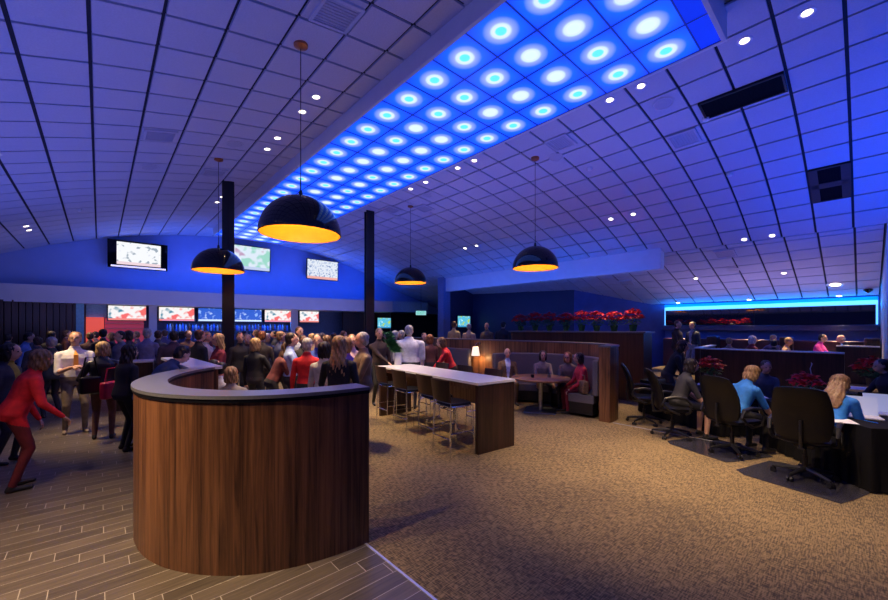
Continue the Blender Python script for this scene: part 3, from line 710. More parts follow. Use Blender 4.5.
# ------------------------------------------------------------------ office chairs
def make_office_chair():
    r = empty('office_chair')       # sitter faces +X
    b = MB()
    for k in range(5):
        a = 2*PI*k/5+0.3; c, s = math.cos(a), math.sin(a)
        b.tube([(0.02*c, 0.02*s, 0.115), (0.16*c, 0.16*s, 0.10), (0.30*c, 0.30*s, 0.075)], [0.03, 0.024, 0.016], n=8)
    base_ = b.build('base', M_plastic, r, smooth=True)
    for k in range(5):
        a = 2*PI*k/5+0.3; c, s = math.cos(a), math.sin(a); p = Vector((0.30*c, 0.30*s, 0.03)); t = Vector((-s, c, 0))
        w_ = MB(); w_.cyl(p+t*0.008, p+t*0.028, 0.029, n=14); w_.cyl(p-t*0.028, p-t*0.008, 0.029, n=14); w_.cyl(p+Vector((0, 0, 0)), p+Vector((0, 0, 0.05)), 0.01, n=8)
        w_.build('caster', M_plastic, base_, smooth=True)
    MB().cyl((0, 0, 0.10), (0, 0, 0.28), 0.027).cyl((0, 0, 0.28), (0, 0, 0.41), 0.016).box(-.12, .12, -.09, .09, .395, .43).build('gas_column', M_plastic, r, smooth=True)
    def pad(w, l, t, nx=10, ny=10, f=None):
        vs = []; fs = []
        for s in (1, -1):
            for i in range(nx+1):
                for j in range(ny+1):
                    u = 2*i/nx-1; v = 2*j/ny-1
                    ru = math.copysign(abs(u)**0.8, u); rv = math.copysign(abs(v)**0.8, v)
                    k = 1-0.10*(u*u)*(v*v); edge = (1-abs(u)**4)*(1-abs(v)**4)
                    vs.append(f(ru*l/2*k, rv*w/2*k, s*t/2*(0.25+0.75*edge)))
        o = (nx+1)*(ny+1)
        for s in (0, 1):
            for i in range(nx):
                for j in range(ny):
                    a = s*o+i*(ny+1)+j; q = (a, a+1, a+ny+2, a+ny+1); fs.append(q if s else q[::-1])
        per = [(i, 0) for i in range(nx)]+[(nx, j) for j in range(ny)]+[(i, ny) for i in range(nx, 0, -1)]+[(0, j) for j in range(ny, 0, -1)]
        idx = [i*(ny+1)+j for i, j in per]
        for k in range(len(idx)): a, b_ = idx[k], idx[(k+1) % len(idx)]; fs.append((a, b_, b_+o, a+o))
        return vs, fs
    vs, fs = pad(0.53, 0.50, 0.11, f=lambda x, y, z: (x+0.02, y, 0.485+z+0.25*y*y)); m = MB(); m.add(vs, fs); m.build('seat', M_leather, r, smooth=True)
    def bf(x, y, z):   # x runs up the back
        u = x+0.33; return (-0.235-0.16*(u/0.66)**1.4+0.35*y*y-z+0.04*math.sin(PI*u/0.66), y*(1.0+0.10*math.sin(PI*min(1, u/0.6))), 0.50+u*0.99)
    vs, fs = pad(0.50, 0.66, 0.10, 14, 12, f=bf); m = MB(); m.add(vs, fs); m.build('backrest', M_leather, r, smooth=True)
    MB().box(-.30, -.05, -.03, .03, .41, .43).tube([(-.28, 0, .42), (-.31, 0, .60), (-.30, 0, .75)], .018).build('back_bar', M_plastic, r)
    for s in (-1, 1):
        y = s*0.30
        MB().tube([(0.14, y*0.75, 0.43), (0.17, y, 0.47), (0.20, y, 0.60), (0.12, y, 0.70), (-0.04, y, 0.715), (-0.18, y, 0.69), (-0.22, y, 0.60), (-0.12, y, 0.50), (0.0, y, 0.445), (0.04, y*0.8, 0.43)],
                  [0.016, .018, .02, .026, .028, .026, .022, .02, .018, .016], n=8).build('armrest', M_plastic, r, smooth=True)
    return r
oc0 = make_office_chair()
OC = [(6.42, 0.48, -0.05, 'black leather office chair nearest at right, its broad back to the viewer'), (6.92, 1.30, -0.45, 'black office chair second from the right, under the blurred blue shirt'),
      (7.24, 2.19, -1.0, 'black office chair under the dark-haired person with bare arm'), (7.84, 2.86, -1.15, 'empty black office chair leftmost, beside the booth end')]
for i, (x, y, rz, l) in enumerate(OC):
    o = oc0 if i == 0 else copy_tree(oc0); o.location = (x, y, 0.008 if i < 2 else 0); o.rotation_euler = (0, 0, rz); tag(o, l, 'chair', 'black office chairs')
def mat_mesh(x, y, rz, label):
    o = MB().prism([(-.45, -.5), (-.2, -.52), (.42, -.52), (.5, -.38), (.5, .38), (.42, .52), (-.38, .52), (-.48, .38)], 0.002, 0.006).build('chair_mat', mat('glossy_mat', (0.03, 0.03, 0.045), 0.25), loc=(x, y, 0), rz=rz)
    tag(o, label, 'floor mat', 'dark chair mats')
mat_mesh(6.35, 0.50, -0.3, 'dark shiny chair mat under the nearest office chair'); mat_mesh(7.0, 1.52, -0.45, 'dark chair mat under the second office chair')

# ------------------------------------------------------------------ black cloth tables
def cloth_table(x, y, ang, ln, wd, label, zt=0.72):
    r = empty('conference_table', (x, y, 0), ang); tag(r, label, 'table', 'tables under black cloths')
    mb = MB(); n = 40; per = []
    def pt(s):
        P = 2*(ln+wd); s = s % P
        if s < ln: return (s, 0)
        if s < ln+wd: return (ln, -(s-ln))
        if s < 2*ln+wd: return (ln-(s-ln-wd), -wd)
        return (0, -wd+(s-2*ln-wd))
    N_ = 120; vs = []
    for k, (z, e) in enumerate(((zt, -0.002), (zt-0.02, 0.004), (zt*0.5, 0.02), (0.015, 0.04))):
        for i in range(N_):
            a, b_ = pt(i*2*(ln+wd)/N_); cx, cy = ln/2, -wd/2; d = Vector((a-cx, b_-cy)).normalized()
            rip = e*(1+0.9*math.sin(i*1.9)+0.4*math.sin(i*0.7)) if k > 1 else e
            vs.append((a+d.x*rip, b_+d.y*rip, z))
    fs = [(k*N_+i, k*N_+(i+1) % N_, (k+1)*N_+(i+1) % N_, (k+1)*N_+i) for k in range(3) for i in range(N_)]+[tuple(range(N_))]
    mb.add(vs, fs); mb.build('tablecloth', M_cloth_black, r, smooth=True); return r
AU, BU = math.atan2(0.643, 0.766), math.atan2(0.85, 0.53)
cloth_table(6.43, -0.06, AU, 1.8, 0.76, 'black-clothed table with laptops at the right edge')
cloth_table(7.78, 1.62, BU, 2.0, 0.76, 'black-clothed table behind the left office chairs')
cloth_table(8.6, -0.9, AU, 1.5, 0.7, 'black-clothed table farther back at the right edge', 0.74)
def laptop(px, d, rz, label):
    p = at(px, d, 0.722); r = empty('laptop', p, rz); tag(r, label, 'laptop', 'white laptops on the black cloth')
    MB().box(-.12, .12, -.17, .17, 0, .016).build('keyboard_base', M_white_plastic, r, bevel=.003)
    s_ = MB(); s_.add([(0.12, -.17, .016), (0.12, .17, .016), (.20, .17, .24), (.20, -.17, .24), (0.128, -.17, .013), (0.128, .17, .013), (.208, .17, .238), (.208, -.17, .238)], [(0, 1, 2, 3), (7, 6, 5, 4), (0, 4, 5, 1), (1, 5, 6, 2), (2, 6, 7, 3), (3, 7, 4, 0)])
    s_.build('screen', emit('laptop_screen', (0.42, 0.44, 0.62), 0.55), r); return r
laptop(862, 4.80, 0.2, 'open white laptop in front of the blond woman'); laptop(887, 4.95, 0.25, 'open white laptop cut by the right edge')
def paper(px, d, z, rz, label, sx=.3, sy=.21):
    o = MB().box(-sx/2, sx/2, -sy/2, sy/2, 0, .004).build('paper_sheet', M_paper, loc=at(px, d, z), rz=rz); tag(o, label, 'paper', 'papers on the tables')
paper(842, 4.62, .722, .3, 'white sheets under the blond woman\'s hand'); paper(758, 6.25, .722, .4, 'white sheet beside the blurred blue-shirted person'); paper(704, 7.6, .722, .2, 'white sheet by the left poinsettia')
paper(858, 7.0, .742, .1, 'pale tray of papers on the rear right table', .5, .3)
pen = MB().cyl((-.07, 0, .006), (.07, 0, .006), .005, n=8).build('pen', mat('blue_pen', (0.02, 0.25, 0.8), 0.3), loc=at(871, 4.55, .722), rz=.9); tag(pen, 'bright blue pen on the black tablecloth', 'pen')
p2 = make_poinsettia(M_pot, 5)
for i, (px, d, z, sc2, l) in enumerate([(710, 8.0, .722, 1.15, 'red poinsettia on the black-clothed table between seated women'), (806, 5.9, .71, 1.0, 'red poinsettia behind the blond woman in blue'), (873, 7.2, .742, 1.25, 'red poinsettia in a dark pot on the rear right table')]):
    o = p2 if i == 0 else copy_tree(p2); o.location = at(px, d, z); o.scale = (sc2,)*3; o.rotation_euler = (0, 0, i); tag(o, l, 'plant', 'poinsettias on the tables')
# twig decoration
tw = empty('twig_arrangement', at(812, 6.1, .715)); tag(tw, 'pale curly twigs in a slim vase behind the blond woman', 'decoration')
MB().lathe([(0.001, 0), (.03, 0), (.02, .12), (.03, .2), (.028, .2), (.015, .12), (.001, .02)], n=12).build('vase', M_white_plastic, tw, smooth=True)
t_ = MB()
for k in range(4):
    t_.tube([(0, 0, .1), (.02*k-.03, .0, .35), (.05*math.sin(k*2)-.02, .02, .48), (.06*math.cos(k*3), 0, .56), (.03*math.sin(k), .01, .52+.02*k)], .004, n=5)
t_.build('twigs', mat('pale_twig', (0.6, 0.62, 0.7), 0.6), tw, smooth=True)

# ------------------------------------------------------------------ right booths and lit mirror wall
def partition(poly, z, label, capm=M_slate, side=M_walnut_dark):
    o_ = Vector((poly[0][0], poly[0][1], 0)); r = empty('booth_partition', o_); tag(r, label, 'partition')
    L1(MB().wallpath(poly, .12, 0, z-.035), 'wall_panel', side, o_, r); L1(MB().wallpath(poly, .17, z-.035, z), 'cap', capm, o_, r, bevel=.004); return r
M_cap = mat('pale_cap', (0.55, 0.57, 0.65), 0.3)
partition([(12.4, 0.28), (12.4, 3.02)], 1.30, 'dark wood booth partition with pale cap behind the office chairs', M_cap)
partition([(12.5, 3.14), (14.9, 3.30)], 1.30, 'short side return of the booth partition, beside the standing waiter', M_cap)
partition([(15.2, -0.3), (15.2, 0.50)], 1.37, 'dark wood booth partition in front of the bald man', M_cap)
mr_ = empty('wall_mirror', (17.23, 2.6, 2.25)); tag(mr_, 'long dark mirror strip under the blue cove light', 'mirror')
MB().box(-.01, .0, -2.85, 2.85, -.29, .30).build('mirror_glass', mat('tinted_mirror', (0.45, 0.45, 0.55), 0.03, metal=1.0, noise=0.0), mr_)
MB().box(-.02, .0, -.01, .01, -.29, .30).build('seam', M_black, mr_)
led = empty('cove_light_strip', (17.28, 2.6, 2.58)); tag(led, 'glowing cyan blue cove light along the top of the right wall', 'light strip')
MB().box(-.01, .01, -2.9, 2.9, -.02, .11).build('top_strip', emit('cove_cyan', (0.13, 0.50, 1.0), 1.7), led)
MB().box(-.012, .008, -2.9, 2.9, .11, .22).build('upper_glow', emit('cove_glow_fade', (0.0, 0.25, 1.0), 1.3), led, label='bluer fade of the cove glow, painted as emission')  # blue fade of the cove glow, put in as an emissive slab
MB().box(-.01, .01, 2.85, 2.90, -.62, -.02).build('side_strip', emit('cove_cyan', (0.13, 0.50, 1.0), 1.7), led)
MB().box(-.01, .01, -2.90, -2.86, -.62, -.02).build('side_strip', emit('cove_cyan', (0.13, 0.50, 1.0), 1.7), led)
sh = MB().box(16.95, 17.3, -.3, 5.5, 1.76, 1.93).build('wall_shelf', mat('navy_shelf', (0.06, 0.07, 0.16), 0.4), bevel=.01); tag(sh, 'deep navy shelf below the mirror strip', 'shelf')
bk = MB().box(16.75, 17.28, -.3, 5.4, .36, 1.45).build('booth_bench', mat('dark_red_vinyl', (0.06, 0.02, 0.03), 0.4), bevel=.04)
tag(bk, 'long dark banquette below the lit mirror wall', 'bench')
for px, l in [(714, 'brown booth post left, behind the white-haired diner'), (787, 'brown booth post behind the blond diners'), (872, 'brown booth post right of the bald man')]:
    q = FW*F+RT*(px-444.0); t = 16.6/q.x
    o = MB().box(-.3, .18, -.16, .16, .34, 1.56).build('booth_divider', M_walnut_dark, loc=(16.55, q.y*t, 0), bevel=.05); tag(o, l, 'divider', 'brown booth posts along the lit wall')
struct(MB().box(12.75, 17.28, -.33, 5.4, 0, .34).build('floor_raised', M_carpet))
struct(MB().box(9.0, 12.2, 8.4, 13.5, 0, .30).build('floor_raised', M_carpet))
dt = empty('dining_table', (14.2, 1.6, .34)); tag(dt, 'small table between the diners behind the pale-capped partition', 'table')
MB().box(-.4, .4, -.7, .7, .72, .75).build('table_top', M_oak, dt, bevel=.005); MB().cyl((0, 0, .02), (0, 0, .72), .04).box(-.25, .25, -.25, .25, 0, .02).build('pedestal', M_brushed, dt)
dt2 = empty('dining_table', (16.1, 0.75, .34)); tag(dt2, 'small table in front of the man in the pink shirt', 'table')
MB().box(-.28, .35, -.3, .3, .72, .75).build('table_top', M_white_top, dt2, bevel=.005); MB().cyl((0, 0, .02), (0, 0, .72), .04).box(-.25, .25, -.25, .25, 0, .02).build('pedestal', M_brushed, dt2)

# ------------------------------------------------------------------ televisions
def m_screen(name, bg, pa, pb, strip, scale=4.0, thr=0.56, s=1.0, bands=False):
    m, nt, b = _m(name); L = nt.links
    tc = N(nt, 'ShaderNodeTexCoord'); nz = N(nt, 'ShaderNodeTexNoise'); nz.inputs['Scale'].default_value = scale; nz.inputs['Detail'].default_value = 1.5
    L.new(tc.outputs['Object'], nz.inputs['Vector'])
    cr = N(nt, 'ShaderNodeValToRGB'); e = cr.color_ramp.elements; cr.color_ramp.interpolation = 'LINEAR'
    e[0].position = 0.36; e[0].color = tuple(pa)+(1,); e[1].position = thr+0.08; e[1].color = tuple(pb)+(1,)
    x = e.new(0.42); x.color = tuple(bg)+(1,); x = e.new(thr); x.color = tuple(bg)+(1,)
    L.new(nz.outputs[0], cr.inputs[0])
    sp = N(nt, 'ShaderNodeSeparateXYZ'); L.new(tc.outputs['Generated'], sp.inputs[0])
    lt = N(nt, 'ShaderNodeMath', operation='LESS_THAN'); L.new(sp.outputs[2], lt.inputs[0]); lt.inputs[1].default_value = 0.13
    mx = N(nt, 'ShaderNodeMix', data_type='RGBA'); L.new(lt.outputs[0], mx.inputs[0]); L.new(cr.outputs[0], mx.inputs[6]); mx.inputs[7].default_value = tuple(strip)+(1,)
    b.inputs['Base Color'].default_value = (0, 0, 0, 1); b.inputs['Roughness'].default_value = 0.2
    L.new(mx.outputs[2], b.inputs['Emission Color']); b.inputs['Emission Strength'].default_value = s
    MATS[name] = m; return m
S_map = m_screen('screen_map', (0.95, 0.97, 1.0), (0.35, 0.42, 0.5), (0.8, 0.82, 0.9), (0.9, 0.7, 0.75), 5, 0.7)
S_field = m_screen('screen_field', (0.75, 0.85, 0.95), (0.55, 0.35, 0.5), (0.35, 0.72, 0.6), (0.55, 0.65, 0.9), 2.2, 0.5)
S_news = m_screen('screen_news', (0.8, 0.85, 0.95), (0.25, 0.35, 0.6), (0.5, 0.6, 0.8), (0.9, 0.45, 0.4), 7, 0.55)
S_show = m_screen('screen_show', (0.95, 0.92, 0.9), (0.05, 0.25, 0.35), (0.95, 0.15, 0.12), (0.9, 0.25, 0.2), 3.4, 0.53)
S_blue = m_screen('screen_blue', (0.03, 0.12, 0.65), (0.45, 0.6, 1.0), (0.3, 0.5, 1.0), (0.7, 0.85, 1.0), 5, 0.60)
S_cyan = m_screen('screen_cyan', (0.1, 0.55, 0.8), (0.6, 0.9, 1.0), (0.5, 0.7, 0.1), (0.05, 0.3, 0.6), 5, 0.55)
def tv(x, y, z, w_, h_, scr, label, rz=0.0, tilt=0.0, group='wall televisions', pillar=False):
    r = empty('television', (x, y, z), rz); r.rotation_euler = (tilt, 0, rz); tag(r, label, 'television', group)
    bz = MB().box(-w_/2, w_/2, -.02, .05, -h_/2, h_/2).build('bezel', M_gloss_black, r, bevel=.006)
    ww = w_/2-.03
    if pillar: MB().box(-ww+.22, ww-.18, -.024, -.018, -h_/2+.13, h_/2-.06).build('screen', scr, bz); MB().box(-ww+.06, ww-.02, -.024, -.018, -h_/2+.03, -h_/2+.09).build('ticker_strip', emit('ticker', (0.85, 0.75, 0.85), .9), bz)
    else: MB().box(-ww, ww, -.024, -.018, -h_/2+.03, h_/2-.03).build('screen', scr, bz)
    MB().box(-.15, .15, .05, .22, -.15, .15).build('wall_bracket', M_black, r); return r
tv(1.08, 18.1, 4.54, 1.74, 1.0, S_map, 'large television showing a white map picture, leftmost on the blue end wall', 0.0, 0.06, pillar=True)
tv(4.85, 18.1, 4.92, 1.80, 1.06, S_field, 'television on the blue wall just right of the left steel column', 0.0, 0.06)
tv(8.25, 18.1, 4.74, 1.64, .98, S_news, 'television on the blue wall between the big pendant and right column', 0.0, 0.06)
YB = 17.75
BT = [(107, 147, S_show, 'bar television with white and red picture, leftmost above the back bar'), (158, 195, S_show, 'bar television with white and red picture, second from the left'), (197.5, 231, S_blue, 'bar television with blue picture, left of the steel column'),
      (234, 262, S_blue, 'bar television with blue picture, right of the steel column'), (264, 292, S_show, 'bar television with white and red picture, right of the blue ones'), (299, 319, S_show, 'bar television with white and red picture, rightmost above the bar')]
for a, b_, s_, l in BT:
    xa, xb = x_on(a, YB), x_on(b_, YB); tv((xa+xb)/2, YB, 2.385, xb-xa, .57, s_, l, group='bar televisions')
xa, xb = x_on(377, 17.37), x_on(391, 17.37); tv((xa+xb)/2, 17.37, 2.12, xb-xa, .6, S_cyan, 'small television with blue and yellow picture beyond the right steel column', group='distant televisions')
tv(x_on(463.5, 13.4), 13.38, 2.17, .92, .60, S_cyan, 'small lit television on the navy wall behind the standing men', rz=0, group='distant televisions')

# ------------------------------------------------------------------ back bar
def bar_panel(a, b_, y, z0, z1, m, name='wall_bar', label=None): struct(MB().box(x_on(a, y), x_on(b_, y), y, y+.1, z0, z1).build(name, m), label)
struct(MB().box(-5, 17.3, 18.2, 18.4, 0, 2.7).build('wall_bar', mat('bar_back_wall', (0.10, 0.16, 0.26), 0.5)), 'dim wall behind the bar')
mb = MB(); x = -5.0; k = 0
while x < x_on(84, 17.6): mb.box(x, x+.13, 17.6+.02*(k % 2), 17.8, 0, 2.72); x += .15; k += 1
struct(mb.build('wall_slats', wood('dark_slats', (0.016, 0.007, 0.005), (0.07, 0.03, 0.018))), 'dark vertical wood slat wall at far left')
bar_panel(76, 84, 17.58, 0, 2.72, mat('teal_trim', (0.2, 0.5, 0.55), 0.4)); bar_panel(86, 107, 17.9, 2.22, 2.72, mat('teal_panel', (0.35, 0.6, 0.62), 0.5))
bar_panel(149, 157, 17.7, 0, 2.72, M_paint_grey, 'wall_pier'); bar_panel(291, 298, 17.7, 0, 2.72, M_paint_grey, 'wall_pier')
bar_panel(343, 366, 17.4, 0, 2.72, M_walnut_dark, 'wall_panelling'); bar_panel(373, 390, 17.6, 0, 2.75, M_walnut_dark, 'wall_panelling')
bar_panel(392, 437, 18.1, 0, 2.72, mat('opening_shade_paint', (0.01, 0.012, 0.02), 0.8), 'wall_shade_panel')  # near-black panel stands in for the shade inside the opening
rp = MB().box(x_on(86, 17.85), x_on(104, 17.85), 17.8, 17.85, 0.8, 2.22).build('backlit_panel', emit('red_orange_panel', (0.85, 0.10, 0.06), .75)); tag(rp, 'red orange backlit panel at the left end of the bar', 'light panel')
rs_ = empty('display_shelves', (x_on(125, 17.8), 17.9, 0)); tag(rs_, 'red lit display shelves under the leftmost bar television', 'shelves')
w_ = (x_on(147, 17.8)-x_on(108, 17.8))/2
MB().box(-w_, w_, .05, .08, 1.3, 2.2).build('back_panel', emit('red_glow_panel', (0.45, 0.05, 0.10), .45), rs_)
for z in (1.62, 1.82, 2.0): MB().box(-w_, w_, -.2, .05, z, z+.025).build('shelf', mat('red_shelf', (0.7, 0.25, 0.2), 0.4), rs_)
xa, xb = x_on(162, 17.8), x_on(290, 17.8)
for zz, l in ((1.74, 'upper back-bar shelf lined with bottles'), (1.38, 'lower back-bar shelf lined with bottles')):
    s_ = MB().box(xa, xb, 17.6, 17.95, zz-.03, zz).build('bottle_shelf', mat('glass_shelf', (0.12, 0.2, 0.35), 0.2), bevel=.004); tag(s_, l, 'shelf', 'back-bar shelves')
area('bar_glow', ((xa+xb)/2, 17.7, 2.15), 22, (0.05, 0.25, 1.0), xb-xa, .1, rot=(0.3, 0, 0))
def make_bottle(m):
    r = empty('liquor_bottle')
    MB().lathe([(0.001, 0), (.038, 0), (.04, .01), (.04, .17), (.03, .20), (.014, .225), (.013, .28)], n=12).build('glass_body', m, r, smooth=True)
    MB().cyl((0, 0, .28), (0, 0, .305), .015, n=10).build('cap', M_black, r); return r
btl = [make_bottle(mat('blue_glass', (0.05, 0.2, 0.8), .1, spec=.8)), make_bottle(mat('clear_glass', (0.45, 0.55, 0.75), .08, spec=.8)), make_bottle(mat('amber_glass', (0.25, 0.10, 0.05), .1, spec=.8))]
def ordinal(n): return '%d%s' % (n, 'th' if 10 < n % 100 < 14 else {1: 'st', 2: 'nd', 3: 'rd'}.get(n % 10, 'th'))
used = [False]*3; nb = 44
for row, zz in enumerate((1.74, 1.38)):
    for k in range(nb if row == 0 else 30):
        i = (k*7+row*3+k//5) % 3; src = btl[i]; o = src if not used[i] else copy_tree(src); used[i] = True
        n_ = nb if row == 0 else 30
        o.location = (xa+.08+(xb-xa-.16)*(k+.5)/n_+random.uniform(-.02, .02), 17.78+random.uniform(-.05, .05), zz); o.scale = (1, 1, random.uniform(.85, 1.15))
        tag(o, '%s glass bottle, %s from the left on the %s back-bar shelf' % (('blue', 'clear', 'amber')[i], ordinal(k+1), ('upper', 'lower')[row]), 'bottle', '%s bottles on the %s back-bar shelf' % (('blue', 'clear', 'amber')[i], ('upper', 'lower')[row]))
# exit signs
def exit_sign(px, Y, z, w_, label, col, rz=0, text=True):
    r = empty('exit_sign', (x_on(px, Y), Y, z), rz); tag(r, label, 'sign')
    MB().box(-w_/2, w_/2, -.02, .02, -.11, .11).build('sign_box', emit('exit_back_%s' % label[:4], tuple(c*.8+.1 for c in col), .8), r)
    MB().cyl((0, 0, .11), (0, 0, (vz(r.location.x) if r.location.x < LX0 else lz(r.location.x))-z), .008, n=6).build('hanger', M_black, r)
    if text:
        cu = bpy.data.curves.new('lettering', 'FONT'); cu.body = 'EXIT'; cu.size = .2; cu.align_x = 'CENTER'; cu.align_y = 'CENTER'; cu.extrude = .002
        cu.materials.append(emit('exit_green', (0.0, 0.35, 0.15), .9)); t0_ = bpy.data.objects.new('tmp', cu); COL.objects.link(t0_); me_ = bpy.data.meshes.new_from_object(t0_.evaluated_get(bpy.context.evaluated_depsgraph_get())); bpy.data.objects.remove(t0_)
        o = bpy.data.objects.new('lettering', me_); COL.objects.link(o); o.parent = r
        o.location = (0, -.024, 0); o.rotation_euler = (PI/2, 0, 0)
exit_sign(421, 16.0, 2.66, .55, 'lit exit sign hanging in the dark opening', (0.35, 0.95, 0.85), rz=-.5)

# ------------------------------------------------------------------ people
SKIN = mat('skin', (0.62, 0.36, 0.26), 0.5, noise=0.06); SKIN_D = mat('brown_skin', (0.20, 0.10, 0.065), 0.5, noise=0.06)
EYEM = mat('eye_dark', (0.02, 0.015, 0.012), 0.2); LIP = mat('lips', (0.42, 0.13, 0.12), 0.5)
def fab(name, c, r=0.8, n=0.18): return mat(name, c, r, noise=n, scale=14, bump=0.25)
HAIRC = {'blond': (0.45, 0.29, 0.12), 'brown': (0.10, 0.05, 0.025), 'dark': (0.02, 0.014, 0.012), 'grey': (0.38, 0.37, 0.37), 'white': (0.65, 0.64, 0.62), 'red': (0.25, 0.09, 0.03), 'lightbrown': (0.26, 0.15, 0.07)}
def hairmat(k):
    return mat('hair_'+k, HAIRC[k], 0.45, noise=0.35, scale=60, bump=0.4, stretch=(1, 1, .15))
def capsule(p0, r0, p1, r1, n=12, k=4):
    p0, p1 = Vector(p0), Vector(p1); ax = (p1-p0); l = ax.length or 1e-4; ax = ax/l; u = ax.orthogonal().normalized(); v = ax.cross(u)
    rings = [(-r0*math.cos(a), r0*math.sin(a)) for a in [PI/2*i/k for i in range(k+1)]]
    rings = [(-r0*math.cos(PI/2*i/k), max(r0*math.sin(PI/2*i/k), 1e-4)) for i in range(k+1)]+[(l+r1*math.sin(PI/2*i/k), max(r1*math.cos(PI/2*i/k), 1e-4)) for i in range(k+1)]
    vs = []
    for t, r in rings: vs += [p0+ax*t+(u*math.cos(2*PI*j/n)+v*math.sin(2*PI*j/n))*r for j in range(n)]
    K = len(rings); fs = [(i*n+j, i*n+(j+1) % n, (i+1)*n+(j+1) % n, (i+1)*n+j) for i in range(K-1) for j in range(n)]+[tuple(range(n-1, -1, -1)), tuple((K-1)*n+j for j in range(n))]
    return vs, fs
def remesh(mb, voxel, smooth_it=4, fac=0.5):
    me = bpy.data.meshes.new('tmp'); me.from_pydata([tuple(v) for v in mb.v], [], mb.f); me.update()
    o = bpy.data.objects.new('tmp', me); COL.objects.link(o)
    m = o.modifiers.new('r', 'REMESH'); m.mode = 'VOXEL'; m.voxel_size = voxel
    s = o.modifiers.new('s', 'SMOOTH'); s.factor = fac; s.iterations = smooth_it
    dg = bpy.context.evaluated_depsgraph_get(); dg.update()
    out = bpy.data.meshes.new_from_object(o.evaluated_get(dg)); bpy.data.objects.remove(o); bpy.data.meshes.remove(me)
    for p in out.polygons: p.use_smooth = True
    return out
def ik(a, b, l1, l2, hint):
    a, b = Vector(a), Vector(b); d = b-a; L = d.length; mx = (l1+l2)*0.995
    if L > mx: b = a+d.normalized()*mx; d = b-a; L = mx
    t = (l1*l1-l2*l2+L*L)/(2*L); hgt = math.sqrt(max(0, l1*l1-t*t)); u = d/L; h_ = Vector(hint); h_ = (h_-u*h_.dot(u)).normalized()
    return a+u*t+h_*hgt, b
PEOPLE = [0]
